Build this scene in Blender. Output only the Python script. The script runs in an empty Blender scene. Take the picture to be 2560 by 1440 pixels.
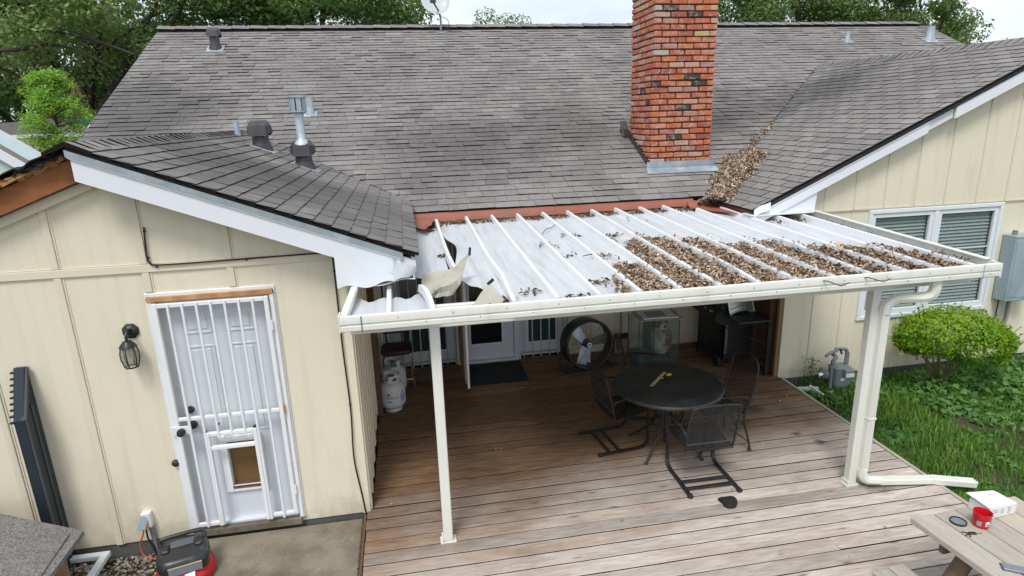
import bpy, math, random
import numpy as np
from mathutils import Vector, Matrix, noise as mnoise
random.seed(7); rng = np.random.default_rng(7)
scene = bpy.context.scene
COL = scene.collection
R = math.radians

# ------------------------------------------------------------------ camera
cam_d = bpy.data.cameras.new('camera'); cam = bpy.data.objects.new('camera', cam_d); COL.objects.link(cam)
cam_d.sensor_width = 36.0; cam_d.lens = 21.597; cam_d.clip_end = 2000.0; cam_d.clip_start = 0.05
_r = Vector((0.984197, -0.174571, -0.029681)); _u = Vector((0.075300, 0.260891, 0.962427)); _f = Vector((0.160269, 0.949453, -0.269913))
CAM = Vector((0.5095, -4.8968, 3.3401))
mw = Matrix((( _r.x, _u.x, -_f.x, CAM.x), (_r.y, _u.y, -_f.y, CAM.y), (_r.z, _u.z, -_f.z, CAM.z), (0, 0, 0, 1)))
cam.matrix_world = mw
scene.camera = cam
scene.render.resolution_x = 1024; scene.render.resolution_y = 576

# ------------------------------------------------------------------ sky, sun, exposure
SUN_EL, SUN_AZ = 58.0, 205.0          # azimuth clockwise from +Y; light comes from behind the camera, a little left
world = bpy.data.worlds.new('World'); scene.world = world; world.use_nodes = True
wn = world.node_tree; wn.nodes.clear()
sky = wn.nodes.new('ShaderNodeTexSky'); sky.sky_type = 'NISHITA'; sky.sun_disc = False
sky.sun_elevation = R(SUN_EL); sky.sun_rotation = R(SUN_AZ)
wo = wn.nodes.new('ShaderNodeOutputWorld'); wb = wn.nodes.new('ShaderNodeBackground')
tc = wn.nodes.new('ShaderNodeTexCoord'); mp = wn.nodes.new('ShaderNodeMapping'); mp.inputs['Scale'].default_value = (1.0, 1.0, 3.2)
ns = wn.nodes.new('ShaderNodeTexNoise'); ns.inputs['Scale'].default_value = 3.2; ns.inputs['Detail'].default_value = 6; ns.inputs['Roughness'].default_value = .55
cr = wn.nodes.new('ShaderNodeValToRGB'); cr.color_ramp.elements[0].position = .32; cr.color_ramp.elements[0].color = (5.9, 6.9, 8.0, 1)
cr.color_ramp.elements[1].position = .62; cr.color_ramp.elements[1].color = (8.5, 8.9, 9.3, 1)
mx = wn.nodes.new('ShaderNodeMix'); mx.data_type = 'RGBA'; mx.inputs['Factor'].default_value = .88
wn.links.new(tc.outputs['Generated'], mp.inputs['Vector']); wn.links.new(mp.outputs['Vector'], ns.inputs['Vector'])
wn.links.new(ns.outputs['Fac'], cr.inputs['Fac']); wn.links.new(sky.outputs['Color'], mx.inputs['A']); wn.links.new(cr.outputs['Color'], mx.inputs['B'])
wn.links.new(mx.outputs['Result'], wb.inputs['Color']); wb.inputs['Strength'].default_value = .095
wn.links.new(wb.outputs['Background'], wo.inputs['Surface'])
sd = bpy.data.lights.new('sun', 'SUN'); sd.energy = 1.75; sd.angle = R(18); sd.color = (1.0, .97, .92)
sun = bpy.data.objects.new('sun', sd); COL.objects.link(sun)
_az, _el = R(SUN_AZ), R(SUN_EL)
_dir = Vector((math.sin(_az) * math.cos(_el), math.cos(_az) * math.cos(_el), math.sin(_el)))
sun.rotation_euler = (-_dir).to_track_quat('-Z', 'Y').to_euler(); sun.location = (0, -8, 12)
vs = scene.view_settings; vs.view_transform = 'Standard'; vs.look = 'None'; vs.exposure = 0.42; vs.gamma = 1.0; vs.use_curve_mapping = False

# ------------------------------------------------------------------ materials
MATS = {}
def _nt(name):
    m = bpy.data.materials.new(name); m.use_nodes = True; nt = m.node_tree
    return m, nt, nt.nodes['Principled BSDF']
def L(nt, a, b): nt.links.new(a, b)
def coords(nt, stretch=(1, 1, 1), rnd=True, space='Object'):
    t = nt.nodes.new('ShaderNodeTexCoord'); mp = nt.nodes.new('ShaderNodeMapping'); mp.inputs['Scale'].default_value = stretch
    L(nt, t.outputs[space], mp.inputs['Vector'])
    if rnd:
        oi = nt.nodes.new('ShaderNodeObjectInfo'); s = nt.nodes.new('ShaderNodeVectorMath'); s.operation = 'SCALE'
        s.inputs[0].default_value = (37, 53, 71); L(nt, oi.outputs['Random'], s.inputs['Scale']); L(nt, s.outputs[0], mp.inputs['Location'])
    return mp.outputs['Vector']
def noise(nt, vec, scale, detail=4, rough=.55):
    n = nt.nodes.new('ShaderNodeTexNoise'); n.inputs['Scale'].default_value = scale; n.inputs['Detail'].default_value = detail; n.inputs['Roughness'].default_value = rough
    L(nt, vec, n.inputs['Vector']); return n.outputs['Fac']
def ramp(nt, fac, a, b):
    r = nt.nodes.new('ShaderNodeMapRange'); r.inputs['From Min'].default_value = a; r.inputs['From Max'].default_value = b
    L(nt, fac, r.inputs['Value']); return r.outputs['Result']
def mixc(nt, fac, a, b, blend='MIX'):
    x = nt.nodes.new('ShaderNodeMix'); x.data_type = 'RGBA'; x.blend_type = blend
    for s, v in (('A', a), ('B', b)):
        if isinstance(v, tuple): x.inputs[s].default_value = (*v, 1)
        else: L(nt, v, x.inputs[s])
    if isinstance(fac, (int, float)): x.inputs['Factor'].default_value = fac
    else: L(nt, fac, x.inputs['Factor'])
    return x.outputs['Result']
def mathn(nt, op, a, b=0.0):
    m = nt.nodes.new('ShaderNodeMath'); m.operation = op
    for i, v in ((0, a), (1, b)):
        if isinstance(v, (int, float)): m.inputs[i].default_value = v
        else: L(nt, v, m.inputs[i])
    return m.outputs[0]
def bright(nt, col, val):
    h = nt.nodes.new('ShaderNodeHueSaturation'); L(nt, col, h.inputs['Color']); L(nt, val, h.inputs['Value']); return h.outputs['Color']
def bump(nt, b, h, strength, dist):
    n = nt.nodes.new('ShaderNodeBump'); n.inputs['Strength'].default_value = strength; n.inputs['Distance'].default_value = dist
    L(nt, h, n.inputs['Height']); L(nt, n.outputs['Normal'], b.inputs['Normal'])
def tintval(nt):   # one random value for each piece: vertex attribute 'tint' where pieces are joined, else the object's own random
    a = nt.nodes.new('ShaderNodeAttribute'); a.attribute_name = 'tint'
    oi = nt.nodes.new('ShaderNodeObjectInfo')
    g = mathn(nt, 'GREATER_THAN', a.outputs['Fac'], 0.0005)
    x = nt.nodes.new('ShaderNodeMix'); L(nt, g, x.inputs['Factor']); L(nt, oi.outputs['Random'], x.inputs['A']); L(nt, a.outputs['Fac'], x.inputs['B'])
    return x.outputs['Result']
def M(name, c1, c2=None, scale=4, rough=.65, metal=0.0, stretch=(1, 1, 1), bmp=0.0, bscale=60, bdist=.004, rnd=0.0, dirt=None, dscale=1.3, dlo=.5, dhi=.75, alpha=None, spec=None, fine=0.0, streak=None, splash=None, svec=(7, 7, .35)):
    m, nt, b = _nt(name)
    v = coords(nt, stretch)
    c2 = c2 or tuple(x * .88 for x in c1)
    col = mixc(nt, ramp(nt, noise(nt, v, scale, 5), .3, .7), c1, c2)
    if dirt:
        v2 = coords(nt, (1, 1, .45)); col = mixc(nt, ramp(nt, noise(nt, v2, dscale, 7, .65), dlo, dhi), col, dirt)
    if streak:
        v3 = coords(nt, svec); col = mixc(nt, mathn(nt, 'MULTIPLY', ramp(nt, noise(nt, v3, 1.6, 6, .6), .50, .80), streak[3]), col, tuple(streak[:3]))
    if splash:
        gg = nt.nodes.new('ShaderNodeNewGeometry'); sx = nt.nodes.new('ShaderNodeSeparateXYZ'); L(nt, gg.outputs['Position'], sx.inputs[0])
        fz = nt.nodes.new('ShaderNodeClamp'); L(nt, ramp(nt, mathn(nt, 'ADD', sx.outputs['Z'], mathn(nt, 'MULTIPLY', mathn(nt, 'SUBTRACT', noise(nt, gg.outputs['Position'], 5, 6, .7), .5), .9)), .22, -.12), fz.inputs['Value'])
        col = mixc(nt, mathn(nt, 'MULTIPLY', fz.outputs[0], .45), col, splash)
    if fine:
        f = ramp(nt, noise(nt, v, 90, 2), .3, .7); col = bright(nt, col, ramp(nt, f, -(1 - fine) / fine / 1.0, 1.0) if False else mathn(nt, 'ADD', mathn(nt, 'MULTIPLY', f, fine), 1 - fine / 2))
    if rnd:
        col = bright(nt, col, mathn(nt, 'ADD', mathn(nt, 'MULTIPLY', tintval(nt), rnd), 1 - rnd / 2))
    L(nt, col, b.inputs['Base Color']); b.inputs['Roughness'].default_value = rough; b.inputs['Metallic'].default_value = metal
    if spec is not None: b.inputs['Specular IOR Level'].default_value = spec
    if bmp: bump(nt, b, noise(nt, v, bscale, 3), bmp, bdist)
    if alpha is not None: b.inputs['Alpha'].default_value = alpha
    MATS[name] = m; return m

M('cream', (.80, .73, .575), (.765, .695, .54), scale=1.1, rough=.75, bmp=.25, bscale=45, bdist=.003, dirt=(.60, .52, .385), dscale=1.0, dlo=.56, dhi=.85, streak=(.52, .44, .33, .34), fine=.06, splash=(.30, .235, .155))
M('cream_trim', (.76, .685, .54), (.72, .645, .50), scale=2, rough=.7, bmp=.15, bscale=40, dirt=(.52, .45, .34), dlo=.6, dhi=.85)
M('white_trim', (.80, .82, .86), (.76, .785, .83), scale=3, rough=.45, dirt=(.55, .55, .55), dscale=2.5, dlo=.62, dhi=.95)
M('white_door', (.70, .73, .78), (.66, .69, .74), scale=2, rough=.4, dirt=(.5, .5, .48), dscale=2, dlo=.6, dhi=.95)
M('iron_white', (.86, .87, .89), (.81, .815, .825), scale=8, rough=.4, dirt=(.45, .24, .10), dscale=7, dlo=.70, dhi=.86)
M('rust', (.40, .15, .04), (.60, .36, .18), scale=9, rough=.8, stretch=(1, 1, .4))
M('patio_cream', (.78, .78, .72), (.73, .73, .67), scale=2, rough=.38, dirt=(.42, .41, .35), dscale=4, dlo=.60, dhi=.92, streak=(.5, .48, .42, .35))
M('pan_under', (.47, .45, .37), (.40, .38, .31), scale=3, rough=.5, dirt=(.25, .22, .15), dscale=4, dlo=.5, dhi=.8)
M('pan_white', (.60, .62, .65), (.52, .54, .565), scale=2.2, rough=.42, stretch=(9, .8, 9), fine=.14, streak=(.34, .34, .335, .75), svec=(9, .7, 9))
M('rib_white', (.80, .81, .83), (.74, .75, .77), scale=3, rough=.4, dirt=(.45, .45, .45), dscale=4, dlo=.6, dhi=.9)
M('red_flash', (.34, .115, .07), (.27, .09, .055), scale=4, rough=.6, dirt=(.18, .11, .09), dscale=3, dlo=.58, dhi=.8)
M('galv', (.50, .56, .62), (.36, .41, .46), scale=7, rough=.42, metal=.55, dirt=(.68, .72, .74), dscale=6, dlo=.55, dhi=.75)
M('galv_dark', (.05, .048, .052), (.085, .082, .085), scale=4, rough=.38, metal=.4, dirt=(.45, .46, .47), dscale=5, dlo=.62, dhi=.8)
M('black_metal', (.016, .017, .019), (.026, .026, .028), scale=6, rough=.42)
M('black_plastic', (.018, .019, .021), (.03, .031, .033), scale=6, rough=.35, dirt=(.075, .08, .088), dscale=9, dlo=.55, dhi=.78)
M('mesh_metal', (.02, .021, .023), (.032, .033, .034), scale=3, rough=.55, alpha=.5)
M('mesh_open', (.02, .021, .023), (.032, .033, .034), scale=3, rough=.55, alpha=.30)
M('table_mesh', (.022, .023, .025), (.045, .046, .046), scale=3.5, rough=.5, dirt=(.075, .075, .072), dscale=5, dlo=.5, dhi=.8)
M('chrome', (.60, .60, .60), (.5, .5, .5), scale=6, rough=.22, metal=1.0)
M('silver', (.50, .53, .48), (.42, .45, .40), scale=3, rough=.35, metal=.6)
M('seat_brown', (.045, .022, .016), (.03, .015, .011), scale=6, rough=.5)
M('tank_white', (.72, .73, .74), (.64, .65, .66), scale=4, rough=.4, dirt=(.42, .36, .30), dscale=5, dlo=.62, dhi=.85)
M('tank_rusty', (.55, .57, .53), (.48, .50, .47), scale=4, rough=.5, dirt=(.25, .10, .05), dscale=5, dlo=.52, dhi=.66)
M('label_blue', (.40, .42, .62)); M('label_grey', (.35, .35, .36)); M('label_red', (.45, .05, .04)); M('label_white', (.78, .78, .78)); M('print_dark', (.06, .06, .065))
M('rubber', (.012, .014, .018), (.02, .022, .027), scale=20, rough=.8, bmp=.4, bscale=80)
M('blue_grey', (.36, .44, .49), (.32, .395, .44), scale=2, rough=.45, dirt=(.2, .24, .27), dscale=3)
M('meter_grey', (.23, .27, .30), (.17, .20, .225), scale=5, rough=.5, dirt=(.40, .44, .46), dscale=8, dlo=.55, dhi=.8)
M('pipe_grey', (.28, .29, .30), (.17, .16, .17), scale=12, rough=.55)
M('navy', (.012, .02, .03), (.022, .032, .045), scale=3, rough=.45)
M('navy_edge', (.07, .085, .10), (.05, .06, .075), scale=3, rough=.5)
M('concrete', (.29, .25, .19), (.20, .17, .125), scale=3, rough=.9, bmp=.4, bscale=90, fine=.3, dirt=(.115, .095, .065), dscale=2.0, dlo=.44, dhi=.66)
M('foundation', (.13, .135, .13), (.09, .093, .09), scale=4, rough=.9, bmp=.3)
M('red_paint', (.50, .012, .018), (.46, .01, .015), scale=2, rough=.28)
M('red_plastic', (.62, .01, .02), (.58, .009, .018), scale=2, rough=.3)
M('blue_plastic', (.02, .09, .45)); M('orange_cord', (.62, .13, .05)); M('cord_orange_plug', (.75, .28, .04)); M('cable_black', (.012, .011, .011), rough=.6)
M('teal_glass', (.04, .09, .085), (.025, .06, .06), scale=2, rough=.06)
M('dark_glass', (.006, .008, .010), (.010, .013, .015), scale=1.5, rough=.05)
M('blind', (.52, .62, .60), (.46, .56, .54), scale=3, rough=.6)
M('raw_wood', (.36, .135, .05), (.26, .09, .03), scale=3, stretch=(2, 8, 14), rough=.75, dirt=(.10, .035, .015), dscale=3, dlo=.55, dhi=.8)
M('splinter', (.55, .30, .13), (.38, .17, .06), scale=6, stretch=(3, 8, 10), rough=.8)
M('felt', (.012, .012, .012), (.03, .03, .03), scale=8, rough=.85)
M('stud', (.16, .085, .045), (.10, .05, .028), scale=4, stretch=(10, 10, .8), rough=.8)
M('stud_light', (.28, .17, .09), (.20, .12, .06), scale=4, stretch=(10, 10, .8), rough=.8)
M('picnic', (.46, .42, .365), (.36, .325, .275), scale=5, stretch=(9, .9, 9), rough=.85, rnd=.16, fine=.15, dirt=(.52, .42, .27), dscale=1.6, dlo=.55, dhi=.75)
M('picnic_leg', (.22, .15, .10), (.13, .085, .055), scale=4, stretch=(5, 5, 1), rough=.8)
M('stick', (.62, .42, .24)); M('yellow', (.75, .55, .03)); M('grey_case', (.20, .22, .25), rough=.4)
M('card_white', (.78, .78, .78), (.74, .74, .74)); M('cap_black', (.012, .013, .015), rough=.85)
M('blue_tarp', (.03, .16, .55)); M('tan_wall', (.40, .29, .20)); M('tan_fascia', (.48, .38, .26)); M('far_roof', (.22, .20, .185), (.18, .165, .15), scale=6, rough=.9)
M('pale_blue', (.58, .67, .70)); M('bark', (.085, .065, .05), (.05, .038, .03), scale=6, stretch=(3, 3, .8), rough=.95, bmp=.6, bscale=18, bdist=.03)
M('dead_frond', (.34, .21, .13), (.22, .13, .08), scale=4)
M('stem', (.16, .13, .07), (.11, .09, .05), scale=6)
M('pebble', (.42, .37, .32), (.30, .26, .22), scale=5, rough=.8, rnd=.9)
M('twig', (.12, .085, .055)); M('dish_grey', (.56, .60, .64), (.52, .56, .60), scale=2, rough=.4)
M('lamp_glass', (.30, .29, .25), rough=.1, alpha=.45); M('tank_glass', (.22, .34, .31), rough=.04, alpha=.09)
M('window_glass', (.02, .03, .03), (.015, .024, .024), scale=2, rough=.05, alpha=.16)
M('ply', (.20, .115, .04), (.13, .07, .025), scale=2, rough=.5)
M('gap_dirt_shade', (.035, .026, .02), (.02, .015, .012), scale=6, rough=.95, spec=.1)
M('mortar', (.060, .045, .038), (.035, .027, .023), scale=20, rough=.95)
M('white_rod', (.62, .63, .62), (.5, .5, .49), scale=10, rough=.5, dirt=(.35, .30, .24), dscale=8)

def mat_shingle():
    m, nt, b = _nt('shingle'); MATS['shingle'] = m
    t = tintval(nt)
    rampn = nt.nodes.new('ShaderNodeValToRGB'); e = rampn.color_ramp.elements
    e[0].position = 0; e[0].color = (.170, .158, .152, 1); e[1].position = 1; e[1].color = (.315, .292, .282, 1)
    for p, c in ((.3, (.215, .198, .190)), (.55, (.242, .222, .213)), (.8, (.268, .247, .238))):
        x = e.new(p); x.color = (*c, 1)
    L(nt, t, rampn.inputs['Fac'])
    g = nt.nodes.new('ShaderNodeNewGeometry')
    big = ramp(nt, noise(nt, g.outputs['Position'], .75, 6, .65), .42, .66)
    col = mixc(nt, mathn(nt, 'MULTIPLY', big, .42), rampn.outputs['Color'], (.115, .108, .103))
    # algae stains: three dark patches with their own place on the roof
    for (x, y, z, r_, s) in ((6.2, 4.9, 3.35, 1.0, .55), (7.6, 4.7, 3.6, 1.25, .65), (-1.2, 3.4, 3.05, 1.2, .35), (-.2, 1.2, 2.7, 1.9, .55), (1.2, 4.0, 2.9, 1.5, .55), (3.0, 4.4, 3.1, 1.3, .5), (-3.3, 5.4, 3.5, 1.7, .6), (5.4, 4.6, 3.2, .9, .5), (-1.2, 1.4, 3.0, 1.3, .5)):
        d = nt.nodes.new('ShaderNodeVectorMath'); d.operation = 'DISTANCE'; L(nt, g.outputs['Position'], d.inputs[0]); d.inputs[1].default_value = (x, y, z)
        n2 = mathn(nt, 'MULTIPLY', mathn(nt, 'SUBTRACT', noise(nt, g.outputs['Position'], 1.7, 4), .5), 1.4)
        f = ramp(nt, mathn(nt, 'ADD', d.outputs['Value'], n2), r_, r_ * .35)
        cl = nt.nodes.new('ShaderNodeClamp'); L(nt, f, cl.inputs['Value'])
        col = mixc(nt, mathn(nt, 'MULTIPLY', cl.outputs[0], s), col, (.060, .056, .054))
    fine = noise(nt, g.outputs['Position'], 140, 2)
    mid = noise(nt, g.outputs['Position'], 14, 4)
    col = bright(nt, col, mathn(nt, 'ADD', mathn(nt, 'MULTIPLY', fine, .7), mathn(nt, 'ADD', mathn(nt, 'MULTIPLY', mid, .5), .42)))
    L(nt, col, b.inputs['Base Color']); b.inputs['Roughness'].default_value = .93; b.inputs['Specular IOR Level'].default_value = .25
    bump(nt, b, fine, .5, .004)
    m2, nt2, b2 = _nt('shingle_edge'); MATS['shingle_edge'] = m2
    b2.inputs['Base Color'].default_value = (.016, .014, .013, 1); b2.inputs['Roughness'].default_value = .95; b2.inputs['Specular IOR Level'].default_value = .1  # dark asphalt core, blackened to paint the shadow lines under the tabs too
mat_shingle()

def mat_brick():
    m, nt, b = _nt('brick'); MATS['brick'] = m
    r_ = nt.nodes.new('ShaderNodeValToRGB'); r_.color_ramp.interpolation = 'CONSTANT'; e = r_.color_ramp.elements
    cols = [(0, (.46, .115, .05)), (.16, (.53, .15, .06)), (.33, (.42, .11, .065)), (.48, (.50, .18, .10)), (.60, (.40, .20, .155)), (.70, (.50, .28, .20)), (.80, (.36, .085, .05)), (.90, (.44, .36, .30)), (.94, (.055, .042, .036)), (.965, (.50, .17, .08)), (.99, (.52, .34, .15))]
    e[0].color = (*cols[0][1], 1); e[1].position = cols[1][0]; e[1].color = (*cols[1][1], 1)
    for p, c in cols[2:]:
        x = e.new(p); x.color = (*c, 1)
    L(nt, tintval(nt), r_.inputs['Fac'])
    g = nt.nodes.new('ShaderNodeNewGeometry'); P = g.outputs['Position']
    col = mixc(nt, mathn(nt, 'MULTIPLY', ramp(nt, noise(nt, P, 15, 6, .7), .48, .66), .62), r_.outputs['Color'], (.56, .42, .36))
    col = mixc(nt, mathn(nt, 'MULTIPLY', ramp(nt, noise(nt, P, 9, 6, .7), .60, .70), .8), col, (.06, .045, .04))
    col = bright(nt, col, mathn(nt, 'ADD', mathn(nt, 'MULTIPLY', noise(nt, P, 60, 3), .6), .7))
    L(nt, col, b.inputs['Base Color']); b.inputs['Roughness'].default_value = .9
    bump(nt, b, noise(nt, P, 70, 4), .6, .006)
mat_brick()

def mat_deck():
    m, nt, b = _nt('deck_wood'); MATS['deck_wood'] = m
    g = nt.nodes.new('ShaderNodeNewGeometry'); P = g.outputs['Position']
    sp = nt.nodes.new('ShaderNodeSeparateXYZ'); L(nt, P, sp.inputs[0])
    v = coords(nt, (1, 1, 1)); t = tintval(nt)
    vs_ = coords(nt, (1.5, 15, 15)); grain = noise(nt, vs_, 3.0, 6, .6)
    vf = coords(nt, (2.2, 60, 60)); fgr = noise(nt, vf, 3.0, 3, .6)
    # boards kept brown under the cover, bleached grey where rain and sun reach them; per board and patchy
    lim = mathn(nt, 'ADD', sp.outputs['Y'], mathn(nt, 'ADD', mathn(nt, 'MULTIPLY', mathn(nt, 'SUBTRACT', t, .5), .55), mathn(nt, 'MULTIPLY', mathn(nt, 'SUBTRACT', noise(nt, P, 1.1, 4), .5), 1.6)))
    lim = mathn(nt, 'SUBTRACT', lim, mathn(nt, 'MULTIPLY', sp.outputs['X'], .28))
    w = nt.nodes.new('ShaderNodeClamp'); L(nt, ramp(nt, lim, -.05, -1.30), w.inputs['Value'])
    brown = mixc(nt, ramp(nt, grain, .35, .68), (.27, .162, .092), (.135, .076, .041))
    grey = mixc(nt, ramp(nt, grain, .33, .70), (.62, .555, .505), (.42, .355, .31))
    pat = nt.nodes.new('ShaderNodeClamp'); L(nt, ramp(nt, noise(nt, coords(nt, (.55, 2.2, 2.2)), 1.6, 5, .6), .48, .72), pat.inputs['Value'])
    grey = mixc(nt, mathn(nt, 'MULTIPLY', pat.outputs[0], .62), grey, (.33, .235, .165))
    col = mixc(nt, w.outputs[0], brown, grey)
    col = mixc(nt, mathn(nt, 'MULTIPLY', ramp(nt, fgr, .50, .74), .5), col, (.11, .08, .058))
    vk = coords(nt, (1.6, 7, 7)); vor = nt.nodes.new('ShaderNodeTexVoronoi'); vor.inputs['Scale'].default_value = 1.15; L(nt, vk, vor.inputs['Vector'])
    kn = nt.nodes.new('ShaderNodeClamp'); L(nt, ramp(nt, vor.outputs['Distance'], .12, .03), kn.inputs['Value'])
    col = mixc(nt, mathn(nt, 'MULTIPLY', kn.outputs[0], .75), col, (.07, .045, .033))
    st = nt.nodes.new('ShaderNodeClamp'); L(nt, ramp(nt, noise(nt, P, 2.3, 5, .6), .63, .74), st.inputs['Value'])
    col = mixc(nt, mathn(nt, 'MULTIPLY', st.outputs[0], .55), col, (.13, .09, .06))
    for (x, y, rr) in ((4.28, 1.0, .17), (4.35, 1.2, .10), (4.42, .36, .07), (4.55, .18, .08), (4.52, -.62, .16), (3.98, .72, .07)):
        d = nt.nodes.new('ShaderNodeVectorMath'); d.operation = 'DISTANCE'; L(nt, P, d.inputs[0]); d.inputs[1].default_value = (x, y, 0)
        f = nt.nodes.new('ShaderNodeClamp'); L(nt, ramp(nt, mathn(nt, 'ADD', d.outputs['Value'], mathn(nt, 'MULTIPLY', mathn(nt, 'SUBTRACT', noise(nt, coords(nt, (3, 9, 9), False), 2.2, 5, .7), .5), .42)), rr, rr * .15), f.inputs['Value'])
        col = mixc(nt, mathn(nt, 'MULTIPLY', f.outputs[0], .75), col, (.045, .04, .035))
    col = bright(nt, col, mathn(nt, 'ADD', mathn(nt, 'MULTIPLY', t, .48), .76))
    L(nt, col, b.inputs['Base Color']); b.inputs['Roughness'].default_value = .8; b.inputs['Specular IOR Level'].default_value = .3
    bump(nt, b, grain, .25, .004)
mat_deck()

def mat_leaf(name, stops, trans=.42, rough=.5):
    m, nt, b = _nt(name); MATS[name] = m
    r_ = nt.nodes.new('ShaderNodeValToRGB'); e = r_.color_ramp.elements
    e[0].color = (*stops[0], 1); e[1].color = (*stops[-1], 1)
    for i, c in enumerate(stops[1:-1]):
        x = e.new((i + 1) / (len(stops) - 1)); x.color = (*c, 1)
    L(nt, tintval(nt), r_.inputs['Fac']); L(nt, r_.outputs['Color'], b.inputs['Base Color']); b.inputs['Roughness'].default_value = rough
    b.inputs['Specular IOR Level'].default_value = .35
    if trans:
        tr = nt.nodes.new('ShaderNodeBsdfTranslucent'); L(nt, r_.outputs['Color'], tr.inputs['Color'])
        ms = nt.nodes.new('ShaderNodeMixShader'); ms.inputs[0].default_value = trans
        out = nt.nodes['Material Output']; L(nt, b.outputs[0], ms.inputs[1]); L(nt, tr.outputs[0], ms.inputs[2]); L(nt, ms.outputs[0], out.inputs['Surface'])
    return m
mat_leaf('oak_leaf', [(0.091, 0.170, 0.049), (0.148, 0.261, 0.073), (0.216, 0.342, 0.096), (0.319, 0.410, 0.137), (0.433, 0.477, 0.194)])
mat_leaf('oak_leaf_light', [(0.100, 0.172, 0.054), (0.162, 0.252, 0.076), (0.234, 0.324, 0.100), (0.342, 0.396, 0.154)])
mat_leaf('cypress_leaf', [(0.209, 0.401, 0.052), (0.295, 0.522, 0.070), (0.418, 0.626, 0.104)])
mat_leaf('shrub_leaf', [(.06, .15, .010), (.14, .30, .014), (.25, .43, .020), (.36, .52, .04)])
mat_leaf('ivy_leaf', [(0.060, 0.168, 0.036), (0.096, 0.240, 0.048), (0.144, 0.312, 0.072), (0.204, 0.372, 0.108)])
mat_leaf('grass_blade', [(0.072, 0.192, 0.024), (0.120, 0.288, 0.036), (0.180, 0.360, 0.048), (0.312, 0.360, 0.108)])
mat_leaf('dry_leaf', [(.10, .06, .04), (.25, .16, .10), (.42, .30, .20), (.58, .45, .33), (.74, .63, .52)], trans=0, rough=.7)
mat_leaf('dark_dry_leaf', [(.035, .02, .013), (.09, .05, .03), (.17, .10, .055), (.32, .21, .13)], trans=0, rough=.8)

def mat_ground():
    m, nt, b = _nt('ground_soil'); MATS['ground_soil'] = m
    g = nt.nodes.new('ShaderNodeNewGeometry'); P = g.outputs['Position']
    col = mixc(nt, ramp(nt, noise(nt, P, 1.2, 6), .4, .6), (.045, .085, .018), (.075, .055, .032))
    col = bright(nt, col, mathn(nt, 'ADD', noise(nt, P, 30, 4), .45))
    L(nt, col, b.inputs['Base Color']); b.inputs['Roughness'].default_value = .95; bump(nt, b, noise(nt, P, 40, 4), .6, .02)
mat_ground()
def mat_granule():
    m, nt, b = _nt('granule_sheet'); MATS['granule_sheet'] = m
    v = coords(nt); vo = nt.nodes.new('ShaderNodeTexVoronoi'); vo.inputs['Scale'].default_value = 150; L(nt, v, vo.inputs['Vector'])
    f = nt.nodes.new('ShaderNodeSeparateColor'); L(nt, vo.outputs['Color'], f.inputs[0])
    col = mixc(nt, f.outputs[0], (.07, .066, .07), (.34, .315, .30)); col = mixc(nt, mathn(nt, 'MULTIPLY', ramp(nt, noise(nt, v, 5, 5), .45, .7), .5), col, (.16, .14, .14))
    L(nt, col, b.inputs['Base Color']); b.inputs['Roughness'].default_value = .95; bump(nt, b, vo.outputs['Distance'], .8, .006)
mat_granule()

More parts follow.
